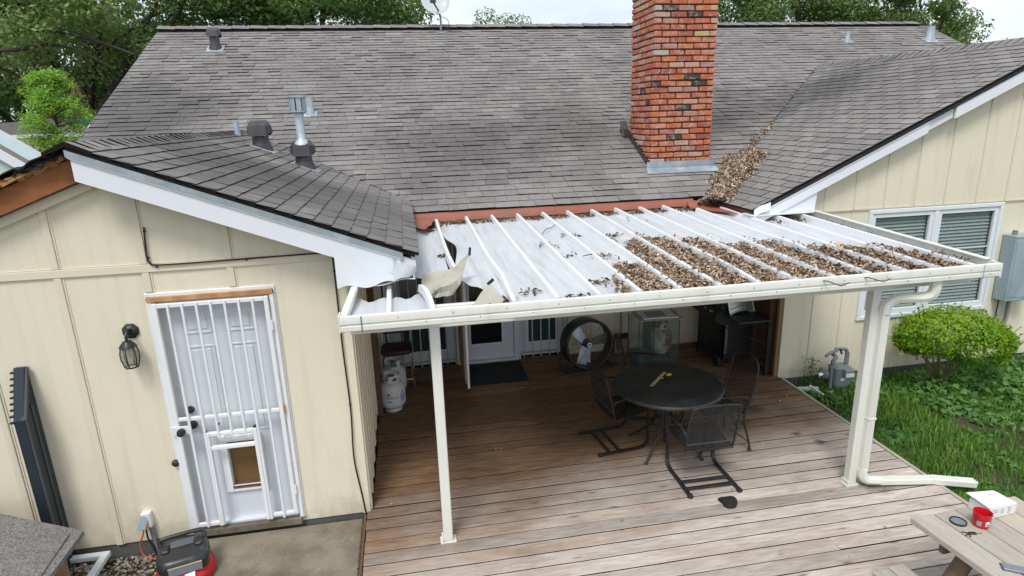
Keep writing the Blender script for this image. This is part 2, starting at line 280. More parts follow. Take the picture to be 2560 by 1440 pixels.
# ------------------------------------------------------------------ mesh helpers
class MB:
    def __init__(s): s.v = []; s.f = []; s.m = []; s.t = []
    def add(s, vs, fs, m=0, tint=None):
        o = len(s.v); s.v += [tuple(x) for x in vs]; s.f += [tuple(i + o for i in f) for f in fs]
        s.m += [m] * len(fs); s.t += [tint] * len(vs); return s
    def box(s, a, b, m=0, ch=.0, mat=None, tint=None):
        (x0, y0, z0), (x1, y1, z1) = a, b
        x0, x1 = min(x0, x1), max(x0, x1); y0, y1 = min(y0, y1), max(y0, y1); z0, z1 = min(z0, z1), max(z0, z1)
        if ch <= 0:
            vs = [(x0, y0, z0), (x1, y0, z0), (x1, y1, z0), (x0, y1, z0), (x0, y0, z1), (x1, y0, z1), (x1, y1, z1), (x0, y1, z1)]
            fs = [(0, 3, 2, 1), (4, 5, 6, 7), (0, 1, 5, 4), (1, 2, 6, 5), (2, 3, 7, 6), (3, 0, 4, 7)]
        else:
            c = min(ch, (x1 - x0) * .45, (y1 - y0) * .45, (z1 - z0) * .45)
            X = (x0, x1); Y = (y0, y1); Z = (z0, z1); vs = []; idx = {}
            for i in (0, 1):
                for j in (0, 1):
                    for k in (0, 1):
                        sx, sy, sz = (1, -1)[i] * c, (1, -1)[j] * c, (1, -1)[k] * c
                        for ax in range(3):
                            p = [X[i] + sx, Y[j] + sy, Z[k] + sz]; p[ax] = (X[i], Y[j], Z[k])[ax]
                            idx[i, j, k, ax] = len(vs); vs.append(tuple(p))
            fs = []
            for ax in range(3):
                for q in (0, 1):
                    o1, o2 = [a_ for a_ in range(3) if a_ != ax]; ring = []
                    for (p1, p2) in ((0, 0), (1, 0), (1, 1), (0, 1)):
                        kk = [0, 0, 0]; kk[ax] = q; kk[o1] = p1; kk[o2] = p2; ring.append(idx[kk[0], kk[1], kk[2], ax])
                    flip = (q == 0) ^ (ax == 1); fs.append(tuple(ring[::-1] if flip else ring))
            for ax in range(3):
                o1, o2 = [a_ for a_ in range(3) if a_ != ax]
                for p1 in (0, 1):
                    for p2 in (0, 1):
                        ks = []
                        for q in (0, 1):
                            kk = [0, 0, 0]; kk[ax] = q; kk[o1] = p1; kk[o2] = p2; ks.append(tuple(kk))
                        fs.append((idx[(*ks[0], o1)], idx[(*ks[1], o1)], idx[(*ks[1], o2)], idx[(*ks[0], o2)]))
            for i in (0, 1):
                for j in (0, 1):
                    for k in (0, 1): fs.append((idx[i, j, k, 0], idx[i, j, k, 1], idx[i, j, k, 2]))
        if mat is not None: vs = [tuple(mat @ Vector(p)) for p in vs]
        return s.add(vs, fs, m, tint)
    def bar(s, a, b, w, h, m=0, up=(0, 0, 1), ch=0.0, tint=None):      # box along a->b, w sideways, h along up
        a, b = Vector(a), Vector(b); d = b - a; l = d.length; y = d.normalized(); u = Vector(up); x = y.cross(u)
        if x.length < 1e-4: x = y.cross(Vector((1, 0, 0)))
        x.normalize(); z = x.cross(y)
        mt = Matrix(((x.x, y.x, z.x, a.x), (x.y, y.y, z.y, a.y), (x.z, y.z, z.z, a.z), (0, 0, 0, 1)))
        return s.box((-w / 2, 0, -h / 2), (w / 2, l, h / 2), m, ch, mt, tint)
    def tube(s, pts, r, n=8, m=0, closed=False, cap=True, rx=None):
        pts = [Vector(p) for p in pts]; k = len(pts); rr = r if isinstance(r, (list, tuple)) else [r] * k
        prev = None; rings = []
        for i, p in enumerate(pts):
            t = (pts[(i + 1) % k] - pts[i - 1]) if closed else (pts[min(i + 1, k - 1)] - pts[max(i - 1, 0)])
            t.normalize()
            if prev is None:
                x = t.orthogonal().normalized()
                if abs(t.z) < .9: x = t.cross(Vector((0, 0, 1))).normalized()
                elif rx is not None: x = Vector(rx)
            else:
                x = prev - t * prev.dot(t); x = x.normalized() if x.length > 1e-5 else t.orthogonal().normalized()
            prev = x; y = t.cross(x)
            rings.append([p + (x * math.cos(2 * math.pi * j / n + math.pi / n) + y * math.sin(2 * math.pi * j / n + math.pi / n)) * rr[i] for j in range(n)])
        vs = [q for rg in rings for q in rg]; fs = []
        for i in range(k if closed else k - 1):
            i2 = (i + 1) % k
            for j in range(n): fs.append((i * n + j, i * n + (j + 1) % n, i2 * n + (j + 1) % n, i2 * n + j))
        if cap and not closed: fs += [tuple(range(n))[::-1], tuple(range((k - 1) * n, k * n))]
        return s.add(vs, fs, m)
    def lathe(s, prof, n=24, c=(0, 0, 0), m=0, mat=None, cap=True):     # prof: (r,z)
        vs = []; fs = []; k = len(prof)
        for (r, z) in prof:
            for j in range(n):
                a = 2 * math.pi * j / n; vs.append((c[0] + r * math.cos(a), c[1] + r * math.sin(a), c[2] + z))
        for i in range(k - 1):
            for j in range(n): fs.append((i * n + j, i * n + (j + 1) % n, (i + 1) * n + (j + 1) % n, (i + 1) * n + j))
        if cap and prof[0][0] > 1e-4: fs.append(tuple(range(n))[::-1])
        if cap and prof[-1][0] > 1e-4: fs.append(tuple(range((k - 1) * n, k * n)))
        if mat is not None: vs = [tuple(mat @ Vector(p)) for p in vs]
        return s.add(vs, fs, m)
    def prism(s, poly, depth, m=0, mat=None):            # poly in XZ plane (x,z), extruded along +Y by depth
        n = len(poly); vs = [(x, 0, z) for x, z in poly] + [(x, depth, z) for x, z in poly]
        fs = [tuple(range(n)), tuple(range(n, 2 * n))[::-1]] + [(i, i + n, (i + 1) % n + n, (i + 1) % n) for i in range(n)]
        if mat is not None: vs = [tuple(mat @ Vector(p)) for p in vs]
        return s.add(vs, fs, m)
    def grid(s, fn, nu, nv, th=0.0, m=0, m2=None):       # parametric sheet, optional thickness along -normal (second skin gets m2)
        P = [[Vector(fn(i / nu, j / nv)) for i in range(nu + 1)] for j in range(nv + 1)]
        vs = [p for row in P for p in row]; w = nu + 1
        fs = [(j * w + i, j * w + i + 1, (j + 1) * w + i + 1, (j + 1) * w + i) for j in range(nv) for i in range(nu)]
        s.add(vs, fs, m)
        if th:
            N = []
            for j in range(nv + 1):
                for i in range(nu + 1):
                    a = P[j][min(i + 1, nu)] - P[j][max(i - 1, 0)]; b = P[min(j + 1, nv)][i] - P[max(j - 1, 0)][i]
                    q = a.cross(b); N.append(q.normalized() if q.length > 1e-9 else Vector((0, 0, 1)))
            v2 = [p - q * th for p, q in zip(vs, N)]
            s.add(v2, [f[::-1] for f in fs], m if m2 is None else m2)
            o1 = len(s.v) - 2 * len(vs); o2 = len(s.v) - len(vs)
            loop = [i for i in range(nu)] + [j * w + nu for j in range(nv)] + [nv * w + i for i in range(nu, 0, -1)] + [j * w for j in range(nv, 0, -1)]
            for a, b in zip(loop, loop[1:] + loop[:1]):
                s.f.append((o1 + b, o1 + a, o2 + a, o2 + b)); s.m.append(m)
        return s
    def build(s, name, mats, parent=None, smooth=0, loc=None, rotz=0):
        me = bpy.data.meshes.new(name); me.from_pydata(s.v, [], s.f)
        for mm in (mats if isinstance(mats, (list, tuple)) else [mats]): me.materials.append(MATS[mm])
        if any(s.m): me.polygons.foreach_set('material_index', s.m)
        if any(t is not None for t in s.t):
            a = me.attributes.new('tint', 'FLOAT', 'POINT'); a.data.foreach_set('value', [0.0 if t is None else t for t in s.t])
        if smooth:
            me.polygons.foreach_set('use_smooth', [True] * len(me.polygons)); me.set_sharp_from_angle(angle=R(smooth))
        me.update()
        o = bpy.data.objects.new(name, me); COL.objects.link(o)
        if parent is not None: o.parent = parent
        if loc is not None: o.location = loc
        if rotz: o.rotation_euler = (0, 0, rotz)
        return o
def tag(o, label=None, cat=None, group=None, kind=None):
    for k, v in (('label', label), ('category', cat), ('group', group), ('kind', kind)):
        if v: o[k] = v
    return o
def thing(name, label, cat, loc=(0, 0, 0), rotz=0, group=None):
    o = bpy.data.objects.new(name, None); COL.objects.link(o); o.location = loc; o.rotation_euler = (0, 0, rotz); o.empty_display_size = .1
    return tag(o, label, cat, group)
def smoothpath(pts, n=6):
    pts = [Vector(p) for p in pts]; out = []
    for i in range(len(pts) - 1):
        p0, p1, p2, p3 = pts[max(i - 1, 0)], pts[i], pts[i + 1], pts[min(i + 2, len(pts) - 1)]
        for k in range(n):
            t = k / n; out.append(.5 * ((2 * p1) + (p2 - p0) * t + (2 * p0 - 5 * p1 + 4 * p2 - p3) * t * t + (3 * p1 - p0 - 3 * p2 + p3) * t ** 3))
    return out + [pts[-1]]
def leafmesh(name, P, N, size, mat, parent=None, aspect=.45, fold=.25, tilt=.6, tints=None, tangent=None):
    """thousands of small folded leaves; P points, N normals (n,3)"""
    n = len(P); N = N + rng.normal(0, tilt, (n, 3)); N /= np.linalg.norm(N, axis=1)[:, None] + 1e-9
    T = rng.normal(0, 1, (n, 3)) if tangent is None else tangent + rng.normal(0, .25, (n, 3))
    T -= N * (T * N).sum(1)[:, None]; T /= np.linalg.norm(T, axis=1)[:, None] + 1e-9
    B = np.cross(N, T); s = size * rng.uniform(.6, 1.35, (n, 1)) * .5
    a = P - T * s; c = P + T * s
    w = aspect * rng.uniform(.7, 1.2, (n, 1)); f = N * s * fold * rng.uniform(-.6, 1.4, (n, 1))
    mid = P - T * s * .1
    b = mid + B * s * w + f; d = mid - B * s * w + f
    V = np.stack([a, b, c, d], 1).reshape(-1, 3)
    me = bpy.data.meshes.new(name); me.vertices.add(4 * n); me.vertices.foreach_set('co', V.ravel())
    me.loops.add(6 * n); me.polygons.add(2 * n)
    base = np.arange(n)[:, None] * 4; idx = np.concatenate([base + [0, 1, 2], base + [0, 2, 3]], 1).ravel()
    me.loops.foreach_set('vertex_index', idx.astype(np.int32)); me.polygons.foreach_set('loop_start', (np.arange(2 * n) * 3).astype(np.int32))
    at = me.attributes.new('tint', 'FLOAT', 'POINT'); t = rng.uniform(.02, 1, n) if tints is None else np.clip(tints, .01, 1); at.data.foreach_set('value', np.repeat(t, 4).astype(np.float32))
    me.materials.append(MATS[mat]); me.update(calc_edges=True)
    o = bpy.data.objects.new(name, me); COL.objects.link(o)
    if parent is not None: o.parent = parent
    return o

# ================================================================== SETTING
GZ = -.16
g = MB(); S_ = 400.0
g.add([(-S_, -S_, GZ), (S_, -S_, GZ), (S_, S_, GZ), (-S_, S_, GZ)], [(0, 1, 2, 3)])
tag(g.build('ground', 'ground_soil'), kind='structure')
slab = MB(); slab.box((-1.47, -3.2, GZ - .05), (-.065, -.035, -.045), ch=.012)
tag(slab.build('concrete_slab', 'concrete'), kind='structure')
deck = MB(); deck.box((.0, -4.6, -.13), (5.06, 3.1, -.045)); deck = tag(deck.build('deck', 'felt'), kind='structure')  # underlay coloured near-black, painting shade into the gaps between planks
def deck_planks():
    y = 3.14; pitch = .1488; i = 0
    while y > -4.5:
        y0 = y - .140
        x0, x1 = -.028, 5.068
        if y0 > -.03: x0 = .022
        cut = x0 + random.choice([1.9, 2.3, 2.75, 3.2, 3.6]) + random.uniform(-.1, .1)
        segs = [(x0, cut - .0012), (cut + .0012, x1)] if i % 4 == 1 else [(x0, x1)]
        if i % 7 == 3: segs = [(x0, x1)]
        for a, b in segs:
            l = b - a; m = MB(); dz = random.uniform(-.003, .003); tw = random.uniform(-.002, .002); w = .1385 + random.uniform(-.003, .001)
            m.box((-l / 2, -w / 2, -.034), (l / 2, w / 2, 0), ch=.004)
            m.v = [(px, py + .0016 * math.sin(px * 2.1 + i), pz + tw * (py / .07) + .0015 * math.sin(px * 3 + i * 1.7)) for px, py, pz in m.v]
            o = m.build('plank', ['deck_wood', 'gap_dirt_shade'], deck, loc=((a + b) / 2 + (random.uniform(-.012, .006) if b == x1 else 0), y0 + .07, dz))
        y -= pitch; i += 1
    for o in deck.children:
        for p in o.data.polygons: p.material_index = 1 if abs(p.normal.z) < .6 else 0  # plank sides coloured dark: dirt in the gaps plus painted gap shade
deck_planks()
rim = MB()
rim.box((5.074, -4.6, -.15), (5.112, 1.70, .004), ch=.004); rim.build('rim_board', 'picnic', deck)
rim = MB(); rim.box((-.056, -4.6, -.15), (-.034, -.04, -.012), ch=.003); rim.build('rim_board', 'stud', deck)

# ================================================================== HOUSE
house = thing('house', 'cream sided house with grey shingle roof, brick chimney and two gabled wings', 'house')
YE, ZE, MM, YR, ZR = 2.657, 2.254, .484, 8.513, 5.088
X0, X1 = -3.815, 12.62
XLR, ZLR, ML, XLC, ZLE, YLF = -1.698, 3.233, .393, .552, 2.349, -.247
XRR, ZRR, MR, XRC, ZRE, YRF, YRW = 8.548, 4.088, .457, 4.453, 2.217, 1.55, 1.72
zmain = lambda y: ZE + MM * (y - YE) if y < YR else ZR - MM * (y - YR)
zleft = lambda x: ZLR - ML * abs(x - XLR)
zright = lambda x: ZRR - MR * abs(x - XRR)

main_roof = MB()
for (ya, za, yb, zb) in ((YE, ZE, YR, ZR), (YR, ZR, 14.3, ZR - MM * (14.3 - YR))):
    main_roof.add([(X0, ya, za - .012), (X1, ya, za - .012), (X1, yb, zb - .012), (X0, yb, zb - .012), (X0, ya, za - .05), (X1, ya, za - .05), (X1, yb, zb - .05), (X0, yb, zb - .05)],
                  [(0, 1, 2, 3), (7, 6, 5, 4), (0, 4, 5, 1), (1, 5, 6, 2), (2, 6, 7, 3), (3, 7, 4, 0)])
main_roof = main_roof.build('main_roof', 'shingle_edge', house)
def slope_slab(name, xa, za, xb, zb, ya, yb, th=.028):
    m = MB(); m.add([(xa, ya, za - .01), (xb, ya, zb - .01), (xb, yb, zb - .01), (xa, yb, za - .01), (xa, ya, za - th), (xb, ya, zb - th), (xb, yb, zb - th), (xa, yb, za - th)],
                    [(0, 1, 2, 3), (7, 6, 5, 4), (0, 4, 5, 1), (1, 5, 6, 2), (2, 6, 7, 3), (3, 7, 4, 0)])
    return m.build(name, 'shingle_edge', house)
wingL = slope_slab('wing_roof', XLR, ZLR, XLC, ZLE, YLF, 5.0)
wingLb = slope_slab('wing_roof', XLR, ZLR, -3.95, ZLE, YLF + .10, 5.0)
wingR = slope_slab('wing_roof', XRC, ZRE, XRR, ZRR, YRF, 6.9)
wingRb = slope_slab('wing_roof', XRR, ZRR, 12.64, ZRE, YRF, 6.9)

SH = []      # shingle pieces: (dist, verts, faces, mats, tint, roof)
def tab(O, U, V, N, u0, u1, v0, ex, th, roof, tint, top=.025, gp=.002, tz=.001):
    a = []
    um = (u0 + u1) / 2; l1, l2, l3 = [th + random.uniform(-.0015, .0035) for _ in range(3)]
    j = lambda: random.uniform(-.004, .004)
    q = [(u0 + gp, v0 + j(), l1), (um, v0 + j() * .7, l2), (u1 - gp, v0 + j(), l3), (u1 - gp * .4, v0 + ex + top, tz), (um, v0 + ex + top, tz), (u0 + gp * .4, v0 + ex + top, tz),
         (u0 + gp, v0, -.012), (um, v0, -.012), (u1 - gp, v0, -.012)]
    vs = [O + U * x + V * y + N * z for x, y, z in q]
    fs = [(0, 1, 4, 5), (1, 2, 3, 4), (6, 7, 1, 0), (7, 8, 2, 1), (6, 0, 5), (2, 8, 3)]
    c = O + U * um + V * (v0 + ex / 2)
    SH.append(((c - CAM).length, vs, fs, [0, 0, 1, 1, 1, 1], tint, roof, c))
def field(O, U, V, N, ulen, vlen, ex, wid, th, roof, keep, style, off0=0.0):
    v = -.03; r = 0
    while v < vlen - .04:
        u = -random.uniform(0, wid) if style == 'lam' else -(wid / 2 if r % 2 else 0) - off0
        rowt = random.uniform(-.06, .06)
        while u < ulen:
            w = random.uniform(.13, .34) if style == 'lam' else wid + random.uniform(-.003, .003)
            a, b = max(u, 0), min(u + w, ulen)
            if b - a > .03:
                c = O + U * ((a + b) / 2) + V * (v + ex / 2)
                if keep(c):
                    t = min(1, max(.02, random.gauss(.52, .17) + rowt))
                    thk = random.choice([th * .65, th * .8, th * .9, th * 1.35]) if style == 'lam' else th
                    tab(O, U, V, N, a, b, v, ex, thk, roof, t, gp=.002 if style == 'lam' else random.uniform(.006, .011), tz=.001 if style == 'lam' else .007)
            u += w
        v += ex; r += 1
Vm = Vector((0, 1, MM)).normalized(); Nm = Vector((0, -MM, 1)).normalized()
def keep_main(c):
    if c.x < XLC + .1 and c.y < 6 and c.z < zleft(c.x) - .05: return False
    if c.x > XRC - .1 and c.y < 7.2 and c.z < zright(c.x) - .05: return False
    return True
field(Vector((X0, YE, ZE)), Vector((1, 0, 0)), Vm, Nm, X1 - X0, math.hypot(YR - YE, ZR - ZE), .1335, .305, .0125, main_roof, keep_main, 'lam')
keepw = lambda c: c.z > zmain(c.y) - .06
VL = Vector((-1, 0, ML)).normalized(); NL = Vector((ML, 0, 1)).normalized()
field(Vector((XLC, YLF, ZLE)), Vector((0, 1, 0)), VL, NL, 5.3, math.hypot(XLC - XLR, ZLR - ZLE), .135, .305, .0165, wingL, keepw, 'tab', .11)
VR = Vector((1, 0, MR)).normalized(); NR = Vector((-MR, 0, 1)).normalized()
field(Vector((XRC, YRF, ZRE)), Vector((0, 1, 0)), VR, NR, 5.2, math.hypot(XRR - XRC, ZRR - ZRE), .135, .305, .015, wingR, keepw, 'tab', .05)
# slopes turned away from the photograph, coarser
VL2 = Vector((1, 0, ML)).normalized(); NL2 = Vector((-ML, 0, 1)).normalized()
field(Vector((-3.95, YLF + .1, ZLE)), Vector((0, 1, 0)), VL2, NL2, 4.6, math.hypot(XLC - XLR, ZLR - ZLE), .135, .305, .008, wingLb, lambda c: c.z > zmain(c.y) - .06 and not (c.y < .25 and random.random() < .5), 'tab')
SH.sort(key=lambda s: s[0])
def build_shingles():
    seen = [s for s in SH if s[5] is not wingLb and s[6].y > -1]
    ids = set(id(s) for s in seen[:292])
    rest = {}
    for s in SH:
        if id(s) in ids:
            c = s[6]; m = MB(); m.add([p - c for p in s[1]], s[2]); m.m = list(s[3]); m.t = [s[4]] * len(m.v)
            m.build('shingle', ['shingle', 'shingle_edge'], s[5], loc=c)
        else:
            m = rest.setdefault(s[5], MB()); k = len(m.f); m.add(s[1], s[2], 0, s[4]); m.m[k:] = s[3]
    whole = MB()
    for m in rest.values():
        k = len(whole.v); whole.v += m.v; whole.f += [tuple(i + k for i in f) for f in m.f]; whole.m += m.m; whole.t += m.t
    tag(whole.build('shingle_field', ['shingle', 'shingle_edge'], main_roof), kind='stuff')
build_shingles()

def ridge_caps(roof, a, b, ml, mr, side, step=.135, w=.15, lift=.009, objs=True, start=0.0, end=None):
    """caps folded over a ridge from a to b; side = horizontal unit vector to one slope"""
    a, b = Vector(a), Vector(b); d = (b - a); ln = d.length; d.normalize(); s = Vector(side); n = int(ln / step); joint = MB()
    for i in range(n):
        p = a + d * (i * step); m = MB(); t = min(1, max(.02, random.gauss(.45, .18)))
        e = step + .05; l0 = lift + .008; l1 = lift
        jz = random.uniform(-.003, .004)
        q = [s * w + Vector((0, 0, -ml * w + l0 + jz)), Vector((0, 0, l0 + .012 + jz)), -s * w + Vector((0, 0, -mr * w + l0 + jz)),
             d * e + s * w + Vector((0, 0, -ml * w + l1 - .004)), d * e + Vector((0, 0, l1 + .006)), d * e - s * w + Vector((0, 0, -mr * w + l1 - .004)),
             s * w + Vector((0, 0, -ml * w - .005)), Vector((0, 0, -.005)), -s * w + Vector((0, 0, -mr * w - .005)), d * e + s * w + Vector((0, 0, -ml * w - .01)), d * e - s * w + Vector((0, 0, -mr * w - .01))]
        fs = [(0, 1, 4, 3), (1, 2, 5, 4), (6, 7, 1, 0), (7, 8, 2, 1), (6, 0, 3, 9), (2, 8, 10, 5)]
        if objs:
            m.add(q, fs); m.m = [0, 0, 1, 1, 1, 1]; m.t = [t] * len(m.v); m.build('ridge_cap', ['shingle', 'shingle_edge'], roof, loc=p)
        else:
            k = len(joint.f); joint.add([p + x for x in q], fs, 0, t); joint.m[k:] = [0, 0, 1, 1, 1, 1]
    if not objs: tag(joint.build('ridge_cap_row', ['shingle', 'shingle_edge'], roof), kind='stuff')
ridge_caps(wingL, (XLR, YLF, ZLR), (XLR, 4.75, ZLR), ML, ML, (1, 0, 0))
ridge_caps(wingR, (XRR, YRF, ZRR), (XRR, 6.5, ZRR), MR, MR, (1, 0, 0))
ridge_caps(main_roof, (X0, YR, ZR + .05), (X1, YR, ZR + .05), MM * .8, MM * .8, (0, 1, 0), objs=False, step=.33, w=.15, lift=.004)
rv = MB(); rv.box((X0 + .01, YR - .10, ZR - .07), (X1 - .01, YR + .10, ZR + .012)); rv.build('ridge_vent', 'felt', main_roof)

# ---- cut valleys, a dark joint where two slopes meet
def valley(zw, xa, xb, roof, name='valley_joint'):
    m = MB(); n = 30; pts = []
    for i in range(n + 1):
        x = xa + (xb - xa) * i / n; y = YE + (zw(x) - ZE) / MM; pts.append(Vector((x + random.uniform(-.006, .006), y, zw(x) + .008)))
    for a, b in zip(pts, pts[1:]): m.bar(a, b, .022, .012)
    m.build(name, 'shingle_edge', roof)
valley(zright, 4.75, 8.45, main_roof); valley(zleft, .35, -1.6, main_roof)

# ---- rakes and eaves
def rake_board(name, xa, za, xb, zb, y0, y1, h, mat, ch=.003):
    m = MB(); m.add([(xa, y0, za), (xb, y0, zb), (xb, y0, zb - h), (xa, y0, za - h), (xa, y1, za), (xb, y1, zb), (xb, y1, zb - h), (xa, y1, za - h)],
                    [(0, 1, 2, 3), (7, 6, 5, 4), (0, 4, 5, 1), (1, 5, 6, 2), (2, 6, 7, 3), (3, 7, 4, 0)])
    return m.build(name, mat, house)
rake_board('rake_fascia', XLR + .012, ZLR - .075, .44, zleft(.44) - .070, YLF + .012, YLF + .034, .158, 'white_trim')
rake_board('drip_edge', XLR - .01, ZLR - .024, .46, zleft(.46) - .024, YLF - .004, YLF + .045, .046, 'galv')
rake_board('rake_bead', XLR + .0, ZLR - .071, .445, zleft(.445) - .068, YLF - .001, YLF + .012, .010, 'white_trim')
# broken rake, fascia torn off: bare rafter, sheathing splinters, felt
ra = lambda x: zleft(x)
rake_board('bare_rafter', -3.4, ra(-3.4) - .075, XLR - .004, ra(XLR) - .075, -.115, -.075, .16, 'raw_wood')
rake_board('rafter_trim', -3.4, ra(-3.4) - .236, XLR + .02, ra(XLR) - .236, -.045, .0, .066, 'cream_trim')
def splinters():
    m = MB(); n = 30
    top = [(-3.3 + 1.58 * i / n, ra(-3.3 + 1.58 * i / n) - .028 + random.uniform(-.01, .012)) for i in range(n + 1)]
    for i in range(n):
        xa, xb = top[i][0], top[i + 1][0]; d = random.uniform(.0, .045); h = .032 + random.uniform(0, .022)
        m.add([(xa, -.135 - d, top[i][1]), (xb, -.135 - d + random.uniform(-.02, .02), top[i + 1][1]), (xb, -.12, top[i + 1][1] - h), (xa, -.12, top[i][1] - h), (xa, .02, top[i][1]), (xb, .02, top[i + 1][1])],
              [(0, 1, 2, 3), (0, 4, 5, 1)])
    for i in range(9):
        x = random.uniform(-2.35, -1.85); z = ra(x) - .05; l = random.uniform(.08, .22)
        m.bar((x, -.14, z), (x - l, -.15 - random.uniform(0, .05), z - l * ML + random.uniform(-.03, .03)), .012, .014)
    m.build('splintered_sheathing', 'splinter', house)
    f = MB()
    def fn(u, v):
        x = -3.3 + 1.62 * u; p = mnoise.noise((u * 9, v * 3, 0)); e = .05 * p + .035 * mnoise.noise((u * 31, 5, 0))
        return (x, YLF + .11 + v * .2 - (e + .06) * (1 - v), ra(x) + .012 + .02 * p * (1 - v) - .015 * (1 - v) * max(0, mnoise.noise((u * 17, 2, 1))) * 3)
    f.grid(fn, 60, 4, th=.008)
    def fn2(u, v):
        x = -2.08 + .36 * u; p = mnoise.noise((u * 6, v * 4, 3)); return (x, -.15 - .05 * p - .03 * v, ra(x) + .005 - v * (.055 + .05 * mnoise.noise((u * 5, 0, 7))))
    f.grid(fn2, 16, 6, th=.006)
    f.build('torn_felt', 'felt', house)
splinters()
# left wing eave: boxed return clad in white metal
def sheet(name, fn, nu, nv, mats, th=.004, parent=house, m2=None, smooth=50):
    m = MB(); m.grid(fn, nu, nv, th=th, m=0, m2=m2); return m.build(name, mats, parent, smooth=smooth)
sheet('eave_return', lambda u, v: (-.045 + .43 * u, YLF + .004 - .006 * math.sin(u * 7), (zleft(-.045 + .43 * u) - .222) * (1 - v) + v * (2.135 + .018 * math.sin(u * 9) - .02 * (1 - u))), 16, 8, 'white_trim', m2=None)
sheet('eave_return', lambda u, v: (.383 + .17 * u, YLF - .004 + .03 * u + .015 * math.sin(v * 4 + u * 3), (zleft(.383 + .17 * u) - .055) * (1 - v) + v * (2.15 + .06 * u * u + .012 * math.sin(u * 6))), 10, 10, 'pan_white')
sheet('return_soffit', lambda u, v: (-.04 + .58 * u, YLF + .01 + .25 * v, 2.142 + .016 * math.sin(u * 9) * (1 - v) - .02 * (1 - u) * (1 - v)), 16, 3, 'white_trim')
sheet('eave_fascia', lambda u, v: (XLC - .025 + .008 * math.sin(u * 9), YLF + .02 + 2.9 * u, ZLE - .045 - .16 * v - .02 * math.sin(u * 14) * v), 30, 3, 'white_trim')
sheet('eave_soffit', lambda u, v: (XLC - .03 - .52 * v, .0 + 2.9 * u, 2.17), 4, 2, 'white_trim')
# right wing rake in three lengths, boxed return
for (xa, xb, dy, h, dz) in ((4.47, 6.60, 0, .135, .062), (6.602, 6.93, .028, .125, .058), (6.932, 12.0, -.006, .140, .056)):
    if xb < XRR: rake_board('rake_fascia', xa, zright(xa) - dz, xb, zright(xb) - dz, YRF + .012 + dy, YRF + .034 + dy, h, 'white_trim')
    else:
        rake_board('rake_fascia', xa, zright(xa) - dz, XRR, ZRR - dz, YRF + .012 + dy, YRF + .034 + dy, h, 'white_trim')
        rake_board('rake_fascia', XRR, ZRR - dz, xb, zright(xb) - dz, YRF + .012 + dy, YRF + .034 + dy, h, 'white_trim')
rake_board('drip_edge', 4.44, zright(4.44) - .02, XRR, ZRR - .02, YRF - .004, YRF + .05, .036, 'felt')
rake_board('rake_bead', 4.60, zright(4.6) - .060, 6.6, zright(6.6) - .060, YRF + .0, YRF + .012, .012, 'white_trim')
m = MB(); m.prism([(4.47, 2.155), (5.24, 2.165), (5.26, 2.40), (5.10, zright(5.10) - .17), (4.47, zright(4.47) - .05)], .018, mat=Matrix.Translation((0, YRF + .036, 0))); m.build('eave_return', 'white_trim', house)
m = MB(); m.box((4.40, YRF - .02, 2.145), (5.27, YRW + .0, 2.160)); m.build('return_soffit', 'white_trim', house)
sheet('rake_end_flashing', lambda u, v: (4.435 + .20 * u, YRF - .012 - .012 * v, zright(4.435 + .2 * u) + .008 - .085 * v + .01 * math.sin(u * 5)), 6, 4, 'white_trim')
sheet('eave_fascia', lambda u, v: (XRC + .03, YRF + .02 + 1.4 * u, ZRE - .03 - .1 * v), 6, 2, 'red_flash')
# red eave flashing of the main roof, its torn left end hanging
def redfn(u, v):
    x = .50 + 3.72 * u; w = mnoise.noise((x * 2.1, 0, 4)) * .022 + .012 * mnoise.noise((x * 7, 2, 4))
    drop = (.128 + .012 * mnoise.noise((x * 3, 0, 9)) + .02 * (1 - u)) * v
    return (x, YE + .03 - .10 * v + w * v * .6 - .02 * math.sin(v * 3), ZE + .012 - drop + w * (1 - v) * .4)
sheet('eave_flashing', redfn, 70, 4, 'red_flash', th=.003)
def redtear(u, v):
    tip = max(0, 1 - abs(u - .62) / .62); y = YE - .06 - .78 * v * tip ** .8
    return (.545 + .27 * u + .02 * math.sin(v * 5), y, (ZE - .085) * (1 - v * .8) + v * .8 * 2.135 + .022 * math.sin(u * 5 + v * 4) * v + .02 * v * (1 - u))
sheet('torn_flashing', redtear, 14, 12, 'red_flash', th=.003)
def redright(u, v):
    x = 4.12 + .40 * u
    return (x, YE - .02 - .95 * v * u - .12 * v, ZE - .06 - .055 * v - .03 * u + .014 * math.sin(u * 5 + v * 4))
sheet('eave_flashing', redright, 10, 8, 'red_flash', th=.003)
m = MB(); m.box((.5, YE + .06, ZE - .35), (4.6, YE + .09, ZE - .03)); m.build('eave_fascia', 'stud', house)
m = MB(); m.box((.0, YE + .09, ZE - .20), (5.0, 3.17, ZE - .17)); m.build('eave_soffit', 'cream_trim', house)

